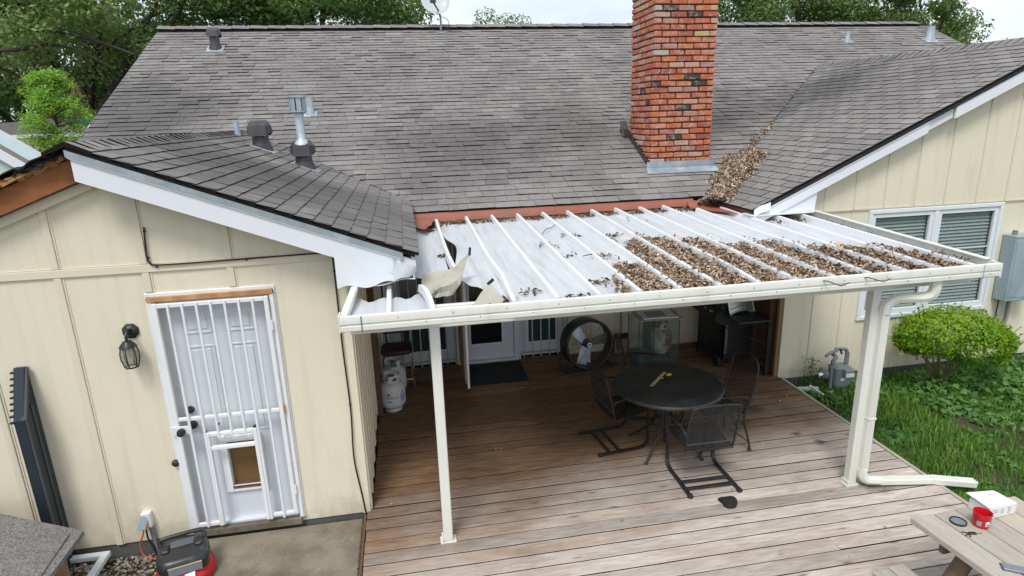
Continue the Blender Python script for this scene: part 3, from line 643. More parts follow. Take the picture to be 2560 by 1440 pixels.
# ---- left gable wall with door opening (x -1.43 .. -.60)
DX0, DX1, DZT = -1.43, -.60, 2.06
def ztopL(x): return zleft(x) - .06
gw = MB()
T0 = Matrix.Translation((0, 0, 0))
gw.prism([(-3.62, -.01), (DX0, -.012), (DX0, ztopL(DX0)), (XLR, ztopL(XLR)), (-3.62, ztopL(-3.62))], .12)
gw.prism([(DX0, DZT), (DX1, DZT), (DX1, ztopL(DX1)), (DX0, ztopL(DX0))], .12)
gw.prism([(DX1, -.012), (0, -.012), (0, ztopL(0)), (DX1, ztopL(DX1))], .12)
gable = gw.build('gable_wall', 'cream', house)
def batten(parent, x0, x1, z0, z1, y, t=.014, mat='cream_trim'):
    m = MB(); m.box((x0, y - t, z0), (x1, y - .0005, z1), ch=.003); return m.build('batten', mat, parent)
for x in (-3.25, -2.65, -2.05, -1.45, -.85):
    batten(gable, x - .028, x + .024, 2.352, ztopL(x) - .20, 0)
    batten(gable, x + .026, x + .040, 2.352, ztopL(x) - .20, 0, .006)
    z0 = -.015
    if x in (-1.45, -.85): z0 = 2.135
    batten(gable, x - .028, x + .024, z0, 2.288, 0); batten(gable, x + .026, x + .040, z0, 2.288, 0, .006)
batten(gable, -3.6, -.06, 2.29, 2.35, 0, .016)
batten(gable, -3.6, -.06, 2.352, 2.360, 0, .006)
batten(gable, -.062, .001, -.02, 2.13, 0, .012, 'cream')
fb = MB(); fb.box((-3.62, .012, GZ - .2), (-.0, .14, -.012)); fb.build('foundation', 'foundation', house)
# side wall of the left wing (seen edge-on) and its boards
sw = MB(); sw.box((-.12, .121, -.02), (-.002, 3.17, 2.2)); side = sw.build('side_wall', 'cream', house)
for i, y in enumerate((.012, .22, .42, .66, .92, 1.2, 1.5)):
    m = MB(); m.box((-.001, y, -.005 + .03 * i), (.016 + .002 * i, y + .09, 2.12), ch=.003); m.build('siding_board', 'cream_trim', side)
for (y0, y1, mt, w) in ((1.80, 1.90, 'stud', .07), (1.93, 2.02, 'stud_light', .055), (2.10, 2.2, 'stud', .06)):
    m = MB(); m.box((.0, y0, .0), (w, y1, 2.1), ch=.004); m.build('wall_stud', mt, house)

# ---- back wall under the patio cover, at Y 3.17
YB = 3.17
bw = MB()
bw.box((2.66, YB, -.03), (5.06, YB + .12, 2.15)); bw.box((.0, YB + .01, 2.0), (2.66, YB + .12, 2.15)); bw.box((.0, YB, -.06), (.10, YB + .12, 2.0))
bw.box((.1, YB + .13, -.05), (2.66, YB + .16, 2.05), m=1)
back = bw.build('back_wall', ['cream', 'dark_glass'], house)
for x in (2.80, 3.02, 3.46, 3.93, 4.31, 4.75): batten(back, x - .018, x + .018, .13, 2.0, YB, .012)
sk = MB()
n = 40
top = []
for i in range(n):
    xa, xb = 2.66 + 2.4 * i / n, 2.66 + 2.4 * (i + 1) / n; z = .0 + random.uniform(0, .025)
    sk.box((xa, YB - .016, z), (xb + .001, YB - .001, .125))
sk.build('skirting', 'cream_trim', house)
def glazed_unit(name, x0, x1, gx0, gx1, gz0, y=YB, gz1=1.85, blinds=True):
    t = thing_part(name, house)
    m = MB(); m.box((x0, y + .03, .02), (gx0, y + .08, 2.0), ch=.004); m.box((gx1, y + .03, .02), (x1, y + .08, 2.0), ch=.004); m.box((gx0, y + .03, .02), (gx1, y + .08, gz0), ch=.004); m.box((gx0, y + .03, gz1), (gx1, y + .08, 2.0), ch=.004)
    fr = m.build('door_leaf', 'white_door', t)
    m = MB(); m.box((gx0 - .012, y + .022, gz0 - .012), (gx1 + .012, y + .029, gz0 + .012)); m.box((gx0 - .012, y + .022, gz0 + .013), (gx0 + .012, y + .029, gz1)); m.box((gx1 - .012, y + .022, gz0 + .013), (gx1 + .012, y + .029, gz1)); m.build('glazing_bead', 'white_trim', t)
    m = MB(); m.box((gx0, y + .05, gz0), (gx1, y + .056, gz1)); m.build('pane', 'teal_glass' if blinds else 'dark_glass', t)
    m = MB(); m.box((x0 - .05, y - .012, -.03), (x0 - .001, y + .03, 2.04), ch=.004); m.box((x1 + .001, y - .012, -.03), (x1 + .05, y + .03, 2.04), ch=.004); m.build('jamb', 'white_door', t)
    return t
def thing_part(name, parent, loc=(0, 0, 0)):
    o = bpy.data.objects.new(name, None); COL.objects.link(o); o.parent = parent; o.location = loc; o.empty_display_size = .1; return o
glazed_unit('side_light', .17, 1.06, .30, .93, .215)
glazed_unit('patio_door', 1.19, 1.88, 1.26, 1.72, .25, blinds=False)
glazed_unit('side_light', 1.97, 2.60, 2.08, 2.50, .215)
m = MB(); m.box((1.12, YB - .05, -.02), (1.94, YB + .1, .03), ch=.004); m.build('door_sill', 'white_door', house)
def bar_grille(x0, x1, n, y):
    t = thing_part('window_bars', house)
    for i in range(n):
        x = x0 + (x1 - x0) * (i + .5) / n; m = MB(); m.box((x - .008, y - .008, .03), (x + .008, y + .008, 1.95), ch=.002); m.build('bar', 'white_rod', t)
    for z in (.07, 1.9):
        m = MB(); m.box((x0, y + .009, z - .016), (x1, y + .025, z + .016), ch=.003); m.build('rail', 'white_rod', t)
    return t
bar_grille(.16, 1.10, 8, YB - .06); bar_grille(1.95, 2.68, 6, YB - .06)
# the back security gate, standing open at right angles to the wall
t = thing_part('open_gate', house)
m = MB(); m.box((1.105, 2.18, .06), (1.135, 2.21, 1.98), ch=.004); m.box((1.105, 3.06, .06), (1.135, 3.09, 1.98), ch=.004); m.box((1.106, 2.211, .06), (1.134, 3.059, .10)); m.box((1.106, 2.211, 1.93), (1.134, 3.059, 1.97)); m.build('gate_frame', 'iron_white', t)
m = MB(); m.box((1.085, 2.24, .12), (1.104, 3.05, 1.9)); m.build('gate_panel', 'tan_fascia', t)
for i in range(6):
    y = 2.3 + .13 * i; m = MB(); m.box((1.113, y, .101), (1.127, y + .014, 1.929)); m.build('bar', 'white_rod', t)

# ---- right gable wall, window
def ztopR(x): return zright(x) - .06
WX0, WX1, WZ0, WZ1 = 6.13, 7.95, .73, 2.05
rw = MB()
T = Matrix.Translation((0, YRW, 0))
rw.prism([(5.06, -.03), (WX0, -.03), (WX0, 2.122), (5.06, 2.122)], .12, mat=T)
rw.prism([(WX0, -.03), (WX1, -.03), (WX1, WZ0), (WX0, WZ0)], .12, mat=T); rw.prism([(WX0, WZ1), (WX1, WZ1), (WX1, 2.122), (WX0, 2.122)], .12, mat=T)
rw.prism([(WX1, -.03), (12.2, -.03), (12.2, 2.122), (WX1, 2.122)], .12, mat=T)
rw.prism([(5.06, 2.123), (12.2, 2.123), (12.2, ztopR(12.2)), (XRR, ztopR(XRR)), (5.06, ztopR(5.06))], .13, mat=Matrix.Translation((0, YRW - .012, 0)))
rwall = rw.build('gable_wall', 'cream', house)
for x in (5.453, 5.855, 6.262, 6.685, 7.109, 7.569, 8.0, 8.42, 8.84, 9.26, 9.7, 10.2):
    batten(rwall, x - .011, x + .011, 2.126, ztopR(x) - .14, YRW - .012, .010)
    if x < WX0 - .1 or x > WX1 + .06: batten(rwall, x - .011, x + .011, -.03, 2.118, YRW, .010)
    else: batten(rwall, x - .011, x + .011, -.03, WZ0 - .06, YRW, .010)
m = MB(); m.box((5.07, YRW - .022, 2.112), (12.1, YRW - .0125, 2.121)); m.build('seam_flashing', 'cream_trim', house)
m = MB(); m.box((5.06, YRW + .02, GZ - .2), (12.2, YRW + .15, -.03)); m.build('foundation', 'foundation', house)
m = MB(); m.box((5.062, YRW + .121, -.03), (5.18, 3.17, 2.2)); rs = m.build('side_wall', 'stud', house)
for i, (y, mt) in enumerate(((1.73, 'stud_light'), (1.86, 'stud'), (2.25, 'stud'), (2.65, 'stud_light'))):
    m = MB(); m.box((4.975 + .03 * (i == 0), y, 0), (5.061, y + .05, 2.15), ch=.004); m.build('wall_stud', mt, house)
# window of two sashes
wt = thing_part('window', house)
m = MB(); y = YRW
for (a, b) in (((WX0 - .05, y - .03, WZ0 - .05), (WX1 + .05, y + .02, WZ0)), ((WX0 - .05, y - .03, WZ1), (WX1 + .05, y + .02, WZ1 + .05)), ((WX0 - .05, y - .03, WZ0 + .001), (WX0, y + .02, WZ1 - .001)), ((WX1, y - .03, WZ0 + .001), (WX1 + .05, y + .02, WZ1 - .001))): m.box(a, b, ch=.005)
m.build('frame', 'white_trim', wt)
m = MB(); xm = 7.035; m.box((xm - .03, y - .024, WZ0 + .002), (xm + .03, y + .025, WZ1 - .002), ch=.004); m.build('mullion', 'white_trim', wt)
for (a, b) in ((WX0 + .002, xm - .031), (xm + .031, WX1 - .002)):
    m = MB(); f = .055
    m.box((a, y - .012, WZ0 + .002), (b, y + .03, WZ0 + f + .015), ch=.004); m.box((a, y - .012, WZ1 - f), (b, y + .03, WZ1 - .002), ch=.004); m.box((a, y - .012, WZ0 + f + .016), (a + f, y + .03, WZ1 - f - .001), ch=.004); m.box((b - f, y - .012, WZ0 + f + .016), (b, y + .03, WZ1 - f - .001), ch=.004)
    m.build('sash', 'white_trim', wt)
    m = MB(); m.box((a + f, y + .012, WZ0 + f), (b - f, y + .016, WZ1 - f)); m.build('pane', 'window_glass' if 'window_glass' in MATS else 'teal_glass', wt)
    m = MB(); zz = WZ0 + f + .02
    while zz < WZ1 - f - .02:
        m.add([(a + f + .005, y + .036, zz), (b - f - .005, y + .036, zz), (b - f - .005, y + .066, zz + .040), (a + f + .005, y + .066, zz + .040)], [(0, 1, 2, 3)]); zz += .044
    m.build('blind', 'blind', wt)
    m = MB(); m.box((a + f, y + .004, 1.535 - .006), (b - f, y + .011, 1.535 + .006)); m.build('meeting_rail', 'white_trim', wt)
m = MB(); m.box((WX0 - .05, y + .075, WZ0 - .04), (WX1 + .05, y + .09, WZ1 + .04)); m.build('blind_backing', 'blue_grey', wt)

# ---- main body walls (mostly hidden) so that light does not run through the house
m = MB(); m.box((-3.5, 3.34, -.1), (-.13, 13.8, 2.3)); m.box((-.13, 3.36, -.1), (5.2, 13.8, 2.2)); m.box((5.21, 3.3, -.1), (12.3, 13.8, 2.2)); m.build('main_wall', 'cream', house)
m = MB(); m.add([(X0 + .3, 3.0, 2.2), (X0 + .3, 13.9, 2.2), (X0 + .3, YR, ZR - .1), (X1 - .3, 3.0, 2.2), (X1 - .3, 13.9, 2.2), (X1 - .3, YR, ZR - .1)], [(0, 1, 2), (3, 5, 4)]); m.build('gable_end', 'cream', house)
rk = MB()
for x in (X0 - .012, X1 - .012):
    rk.add([(x, YE, ZE - .015), (x, YR, ZR - .015), (x, YR, ZR - .16), (x, YE, ZE - .16), (x + .025, YE, ZE - .015), (x + .025, YR, ZR - .015), (x + .025, YR, ZR - .16), (x + .025, YE, ZE - .16)], [(0, 1, 2, 3), (7, 6, 5, 4), (0, 4, 5, 1), (2, 6, 7, 3)])
rk.build('rake_fascia', 'white_trim', house)

# ---- chimney of single bricks
CX0, CX1, CY0, CY1, CZ0, CZ1 = 3.895, 4.775, 3.30, 4.15, 2.64, 5.42
ch = MB(); ch.box((CX0 + .014, CY0 + .014, 2.35), (CX1 - .014, CY1 - .014, CZ1 - .01)); chim = ch.build('chimney', 'mortar', house)
def chimney_bricks():
    c = .0785; bh = .061; vis = 0; hid = MB(); rows = int((CZ1 - CZ0) / c)
    variants = {}
    def put(x0, x1, y0, y1, z, seen):
        j = lambda s=.005: random.uniform(-s, s)
        sx, sy = x1 - x0, y1 - y0
        if seen:
            key = (round(sx, 2), round(sy, 2), random.randint(0, 2))
            if key not in variants:
                m = MB(); m.box((-sx / 2, -sy / 2, -bh / 2), (sx / 2, sy / 2, bh / 2), ch=.007)
                m.v = [(a + j(.0025), b + j(.0025), d + j(.0025)) for a, b, d in m.v]; variants[key] = m.build('brick', 'brick', chim); o = variants[key]
            else:
                o = variants[key].copy(); COL.objects.link(o); o.parent = chim
            o.location = ((x0 + x1) / 2 + j(), (y0 + y1) / 2 + j(), z + bh / 2 + j(.003)); o.rotation_euler = (0, j(.012), j(.01))
        else: hid.box((x0, y0, z), (x1, y1, z + bh), tint=random.uniform(.02, 1))
    gap = .0155; d = .098
    for r in range(rows):
        z = CZ0 + r * c; seen = z < 4.86
        # front: running bond, odd rows start with a header end of the left face
        x = CX0; first = .21 if r % 2 == 0 else d
        ln = first
        while x < CX1 - .02:
            e = min(x + ln, CX1)
            if CX1 - e < .05: e = CX1
            put(x, e, CY0, CY0 + d, z, seen); x = e + gap; ln = .208
        y = CY0 + d + gap; ln = .21 if r % 2 else .14
        while y < CY1 - .02:
            e = min(y + ln, CY1)
            if CY1 - e < .05: e = CY1
            if z > zmain(y) - .1: put(CX0, CX0 + d, y, e, z, seen)
            y = e + gap; ln = .208
        y = CY0 + d + gap; ln = .21 if r % 2 else .14
        while y < CY1 - .02:
            e = min(y + ln, CY1); hid.box((CX1 - d, y, z), (CX1, e, z + bh), tint=random.uniform(.02, 1)); y = e + gap; ln = .208
        x = CX0 + d + gap
        while x < CX1 - d - .05:
            e = min(x + .208, CX1 - d - gap); hid.box((x, CY1 - d, z), (e, CY1, z + bh), tint=random.uniform(.02, 1)); x = e + gap
    tag(hid.build('brick_backing', 'brick', chim), kind='stuff')
chimney_bricks()
m = MB()
def apron(u, v):
    x = CX0 - .06 + (CX1 - CX0 + .12) * u
    if v < .5: return (x if .02 < u < .98 else x, CY0 - .012, 2.665 - .105 * v * 2)
    w = (v - .5) * 2; return (x + (u - .5) * .08 * w, CY0 - .012 - .13 * w, 2.56 + .006 - (.13 * MM) * w + .012)
m.grid(apron, 24, 8, th=.003); m.build('apron_flashing', 'galv', chim, smooth=40)
m = MB()
for i in range(9):
    y = CY0 + .02 + i * .1; z = zmain(y); m.box((CX0 - .022 - .004 * (i % 2), y, z - .02), (CX0 - .003, y + .12, z + .12 - .01 * (i % 3)))
m.build('step_flashing', 'galv_dark', chim)
m = MB(); m.bar((CX0 - .07, 4.12, zmain(4.12) + .03), (CX0 - .05, 4.3, zmain(4.3) + .16), .10, .02); m.box((CX0 - .1, 4.1, zmain(4.1)), (CX0 - .03, 4.3, zmain(4.2) + .10)); m.build('saddle_flashing', 'galv_dark', chim)

# ---- roof vents
def vent_pipe(name, p, r, h, mat, cap=None, base=None, lean=0.0, parent=house):
    t = thing_part(name, parent, p); m = MB()
    m.lathe([(r * 1.45, -.06), (r * 1.3, .02), (r, h * .35), (r, h)], 16)
    m.v = [(x + lean * z, y, z) for x, y, z in m.v]; m.build('pipe', mat, t, smooth=40)
    if base: 
        m = MB(); nrm = Vector(base).normalized(); q = nrm.to_track_quat('Z', 'Y').to_matrix().to_4x4(); m.box((-r * 1.7, -r * 1.9, -.004), (r * 1.7, r * 1.6, .016), ch=.003, mat=q); m.build('flange', 'galv', t)
    if cap == 'hood':
        m = MB(); w, d, k = r * 1.6, r * 1.4, r * 1.0
        z0, z1, z2 = h - r * .9, h + r * .35, h + r * 1.0
        vs = [(-w, 0, z0 + r * .5), (-k, -d, z0), (k, -d, z0), (w, 0, z0 + r * .5), (k, d, z0), (-k, d, z0), (-w * .9, 0, z1), (-k * .9, -d * .8, z1), (k * .9, -d * .8, z1), (w * .9, 0, z1), (k * .9, d * .8, z1), (-k * .9, d * .8, z1), (-k, 0, z2), (k, 0, z2)]
        fs = [(0, 1, 7, 6), (1, 2, 8, 7), (2, 3, 9, 8), (3, 4, 10, 9), (4, 5, 11, 10), (5, 0, 6, 11), (6, 7, 12), (7, 8, 13, 12), (8, 9, 13), (9, 10, 13), (10, 11, 12, 13), (11, 6, 12)]
        m.add([(x + lean * h, y, z) for x, y, z in vs], fs); m.build('hood', mat, t)
    return t
vent_pipe('roof_vent', (-2.63, 7.61, 4.655), .085, .27, 'galv_dark', 'hood', (0, -MM, 1))
vent_pipe('roof_vent', (-1.197, 3.356, 3.04), .098, .24, 'galv_dark', 'hood', (ML, 0, 1))
vent_pipe('roof_vent', (-.646, 2.908, 2.82), .095, .22, 'galv_dark', 'hood', (ML, 0, 1))
vent_pipe('vent_pipe', (-1.60, 3.95, 3.18), .034, .20, 'galv', None, (ML, 0, 1))
vent_pipe('vent_pipe', (-.80, 5.14, 3.45), .055, .24, 'galv', None, (0, -MM, 1))
vent_pipe('vent_pipe', (9.99, 7.61, 4.65), .05, .20, 'galv', None, (0, -MM, 1))
vent_pipe('vent_pipe', (11.99, 7.62, 4.655), .085, .28, 'galv', None, (0, -MM, 1))
ft = thing_part('flue', house, (-.646, 2.908, 3.08)); m = MB()
m.lathe([(.10, .0), (.095, .02), (.062, .055), (.05, .07), (.05, .37)], 16); m.build('flue_pipe', 'galv', ft, smooth=40)
m = MB(); m.lathe([(.075, .36), (.10, .375), (.10, .385)], 16); m.lathe([(.10, .53), (.105, .545), (.02, .56)], 16); m.build('flue_cap', 'galv', ft, smooth=40)
for k in range(8):
    a = k * math.pi / 4 + .3; q = Matrix.Rotation(a, 4, 'Z'); m = MB(); m.box((.082, -.028, .385), (.088, .028, .53), mat=q); m.build('louver', 'galv', ft)
m = MB(); m.lathe([(.05, .36), (.05, .53)], 12); m.build('flue_core', 'felt', ft)

# ================================================================== PATIO COVER
pc = thing('patio_cover', 'white metal patio cover with standing ribs, torn open at its end by the door', 'patio cover')
zp = lambda y: 2.000 + (y + .72) * .034
RP, RX0 = .32, 1.23
def pan(x0, x1, y0, y1, parent=pc, tear=None, back=None, name='roof_pan'):
    def fn(u, v):
        x = x0 + (x1 - x0) * u; ya = y0 if tear is None else tear(u); yb = y1 if back is None else back(u); y = ya + (yb - ya) * v
        return (x, y, zp(y) + .005 * mnoise.noise((x * 4, y * 2.2, 3)) + .004 * math.sin(u * math.pi) * 0 - .006 * (1 - abs(2 * u - 1)) * .5)
    return sheet(name, fn, 8, 18, ['pan_white', 'pan_under'], th=.003, parent=parent, m2=1)
def rib(x, y0, y1, parent=pc, bend=None, name='rib'):
    m = MB(); n = 14
    prof = [(-.024, -.002), (-.017, .050), (-.013, .056), (.013, .056), (.017, .050), (.022, -.002)]
    vs = []; fs = []; k = len(prof); ph = random.uniform(0, 9)
    for i in range(n + 1):
        y = y0 + (y1 - y0) * i / n; dx = .006 * mnoise.noise((y * 1.3, ph, 0)); dz = 0
        if bend: bx, bz = bend(i / n); dx += bx; dz += bz
        vs += [(x + dx + a, y, zp(y) + b + dz) for a, b in prof]
    for i in range(n):
        for j in range(k - 1): fs.append((i * k + j, i * k + j + 1, (i + 1) * k + j + 1, (i + 1) * k + j))
    fs += [tuple(range(k)), tuple(range(n * k, n * k + k))[::-1]]
    m.add(vs, fs); return m.build(name, 'rib_white', parent)
for k in range(0, 13):
    xa = RX0 + RP * k; xb = min(xa + RP, 5.225)
    yb = 2.62
    if xa > 4.75: yb = YRW - .01
    elif xa > 4.1: yb = 2.3
    if k < 12 or xb - xa > .05: pan(xa + .004, xb - .004, -.74, yb)
    bd = None
    if k == 6: bd = lambda t: (.05 * math.exp(-((t - .22) / .10) ** 2), -.012 * math.exp(-((t - .22) / .08) ** 2))
    if k == 9: bd = lambda t: (.03 * math.exp(-((t - .35) / .12) ** 2), 0)
    if k == 0: bd = lambda t: (-.05 * math.exp(-((t - .12) / .10) ** 2) * 0 + .02 * math.exp(-((t - .2) / .1) ** 2), .012 * math.exp(-((t - .2) / .06) ** 2))
    rib(xa, -.72, yb - .02 if xa < 4.75 else YRW - .02, bend=bd)
# torn end
def slitpan(u, v):
    ya = .10 * (1 - u) - .50 * u + .03 * math.sin(u * 17); y = ya + (2.6 - ya) * v; sl = math.exp(-((y - 1.05) / .48) ** 2)
    xa = .885 + .085 * sl; x = xa + (RX0 - .004 - xa) * u; return (x, y, zp(y) + .05 * sl * (1 - u) ** 6 + .004 * mnoise.noise((x * 4, y * 2, 3)))
sheet('roof_pan', slitpan, 14, 26, ['pan_white', 'pan_under'], th=.003, parent=pc, m2=1)
rib(.86, .02, 2.52, bend=lambda t: (.03 * (1 - t) ** 3, .02 * (1 - t) ** 4))
pan(.50, .84, .22, 2.45, tear=lambda u: .20 + .12 * u + .04 * math.sin(u * 13), back=lambda u: 2.45 - .2 * u)
pan(.03, .33, -.75, -.25, back=lambda u: -.22 + .06 * math.sin(u * 9) - .08 * u); pan(.345, .64, -.75, -.3, back=lambda u: -.30 + .05 * math.sin(u * 11) + .08 * u)
rib(.335, -.74, -.10); rib(.645, -.74, -.22, bend=lambda t: (-.07 * t ** 1.5, .045 * math.sin(t * 2.6)))
m = MB(); m.bar((.03, -.74, zp(-.74) + .03), (.09, -.12, zp(-.1) + .10), .05, .05, ch=.006); m.build('side_channel', 'patio_cream', pc)
def flapA(u, v):   # big torn pan rolled back, its cream underside showing
    x = .600 + u * (.235 * (1 - v) + .40 * v) + .012 * math.sin(v * 7); cre = .030 * mnoise.noise((u * 3.2, v * 2.6, 2)) + .022 * abs(mnoise.noise((u * 7, v * 5, 6)))
    return (x, -.20 + .20 * v + .05 * u - .09 * math.sin(math.pi * v) * (1 - .4 * u) + cre * 1.6, 1.965 + v * (.165 + .13 * u ** 1.7 - .03 * math.sin(u * 3.14)) + cre * .5)
sheet('torn_flap', flapA, 9, 7, ['pan_under', 'pan_white'], parent=pc, m2=1, th=.004, smooth=14)
def flapB(u, v):
    pk = max(0, 1 - abs(u - .50) / .52); x = .93 + .26 * u; y = -.66 + .22 * v * pk + .02
    return (x + .03 * v * pk, y, zp(y) + .012 + .105 * v ** 1.3 * pk + .008 * mnoise.noise((u * 6, v * 4, 1)))
sheet('torn_flap', flapB, 8, 5, ['pan_under', 'pan_white'], parent=pc, m2=1, th=.004, smooth=14)
for (a, b) in (((.995, .03, 2.245), (1.005, .06, 2.305)), ((1.075, -.44, 2.115), (1.125, -.41, 2.145))):
    m = MB(); m.bar(a, b, .018, .022, ch=.003); m.build('torn_strip', 'felt', pc)
m = MB(); m.box((.64, -.47, 1.93), (1.22, -.42, 1.985), ch=.004); m.build('inner_beam', 'patio_cream', pc)
m = MB(); m.box((.05, -.60, 1.86), (5.2, -.50, 1.985), ch=.004); m.build('beam', 'patio_cream', pc)
# gutter along the front: folded profile
def gutter():
    prof = [(-.690, 2.000), (-.700, 1.958), (-.772, 1.948), (-.772, 1.950), (-.790, 1.952), (-.800, 1.960), (-.800, 1.990), (-.789, 1.997), (-.789, 2.002), (-.800, 2.010), (-.800, 2.050), (-.796, 2.062), (-.776, 2.066), (-.770, 2.060), (-.770, 2.052)]
    m = MB(); xs = [.005 + (5.25 - .005) * i / 40 for i in range(41)]; k = len(prof); vs = []
    for x in xs:
        w = .003 * mnoise.noise((x * 1.1, 0, 8)); vs += [(x, y + w, z + .006 * (x / 5.2) - .004 + w) for y, z in prof]
    fs = [(i * k + j, i * k + j + 1, (i + 1) * k + j + 1, (i + 1) * k + j) for i in range(40) for j in range(k - 1)]
    m.add(vs, fs); m.build('gutter', 'patio_cream', pc, smooth=35)
    for x in (.003, 5.25):
        m = MB(); m.box((x - .004, -.803, 1.945), (x + .006, -.69, 2.068), ch=.002); m.build('gutter_end', 'patio_cream', pc)
    m = MB(); m.box((.15, -.806, 1.944), (.155, -.802, 2.06)); m.build('gutter_seam', 'galv_dark', pc); m = MB(); m.box((5.08, -.806, 1.95), (5.083, -.802, 2.07)); m.build('gutter_seam', 'galv', pc)
    for i in range(26):
        x = .4 + i * .19; m = MB(); m.lathe([(.004, 0), (.003, .003)], 8, mat=Matrix.Translation((x, -.801, 2.03 - .045 * (i % 2))) @ Matrix.Rotation(R(90), 4, 'X')); m.build('screw', 'galv_dark', pc)
gutter()
m = MB(); m.add([(5.228, -.74, 1.985), (5.228, 1.71, 2.07), (5.228, 1.71, 2.165), (5.228, -.74, 2.075), (5.252, -.74, 1.985), (5.252, 1.71, 2.07), (5.252, 1.71, 2.165), (5.252, -.74, 2.075)], [(0, 1, 2, 3), (7, 6, 5, 4), (3, 2, 6, 7), (0, 4, 5, 1), (0, 3, 7, 4)]); m.box((5.205, -.70, 2.0), (5.227, 1.70, 2.01)); m.build('side_channel', 'patio_cream', pc)
m = MB(); m.add([(5.20, -.70, 2.085), (5.20, 1.71, 2.172), (5.256, 1.71, 2.172), (5.256, -.70, 2.085), (5.20, -.70, 2.077), (5.20, 1.71, 2.166), (5.256, 1.71, 2.166), (5.256, -.70, 2.077)], [(0, 1, 2, 3), (7, 6, 5, 4), (0, 4, 5, 1), (3, 2, 6, 7)]); m.build('channel_lip', 'patio_cream', pc)
for x in (.649, 4.324):
    t = thing_part('post', pc, (x, -.55, 0)); m = MB(); m.box((-.038, -.038, .012), (.038, .038, 1.90), ch=.006); m.build('post_shaft', 'patio_cream', t)
    m = MB(); m.box((-.065, -.045, .0), (.065, .045, .011), ch=.002); m.box((-.052, -.047, .0), (-.039, .047, .05)); m.build('post_foot', 'patio_cream', t)
m = MB(); P_ = [(4.72, -.73, 1.95), (4.72, -.73, 1.86)]; m.tube(smoothpath([(4.72, -.73, 1.95), (4.72, -.73, 1.87), (4.70, -.72, 1.82), (4.64, -.70, 1.80), (4.52, -.66, 1.795), (4.45, -.635, 1.78), (4.395, -.62, 1.73), (4.390, -.615, 1.66)], 4), .046, 8); m.build('downspout_elbow', 'patio_cream', pc, smooth=30)
def spout(pts, w, h, name, up=(0, 1, 0)):
    m = MB()
    for a, b in zip(pts, pts[1:]):
        a_, b_ = Vector(a), Vector(b); m.bar(a_, b_, w, h, up=up, ch=.008)
        sd = (b_ - a_).normalized().cross(Vector(up)).normalized(); uu = sd.cross((b_ - a_).normalized())
        for k in (-.3, 0, .3):
            m.bar(a_ + sd * w * k + uu * (h / 2), b_ + sd * w * k + uu * (h / 2), w * .10, .006, up=up); m.bar(a_ + sd * w * k - uu * (h / 2), b_ + sd * w * k - uu * (h / 2), w * .10, .006, up=up)
    return m.build(name, 'patio_cream', pc)
spout([(4.390, -.612, 1.70), (4.390, -.612, .16)], .072, .062, 'downspout')
m = MB(); m.box((4.351, -.648, .68), (4.430, -.576, .70), ch=.003); m.build('downspout_band', 'patio_cream', pc)
m = MB(); m.tube(smoothpath([(4.390, -.612, .19), (4.394, -.614, .12), (4.43, -.62, .072), (4.50, -.628, .058), (4.56, -.635, .055)], 4), .043, 8); m.build('downspout_elbow', 'patio_cream', pc, smooth=30)
spout([(4.55, -.634, .050), (5.05, -.715, .042)], .082, .056, 'downspout', up=(0, 0, 1))
spout([(5.04, -.713, .040), (5.44, -.765, -.02)], .088, .062, 'downspout', up=(0, 0, 1))

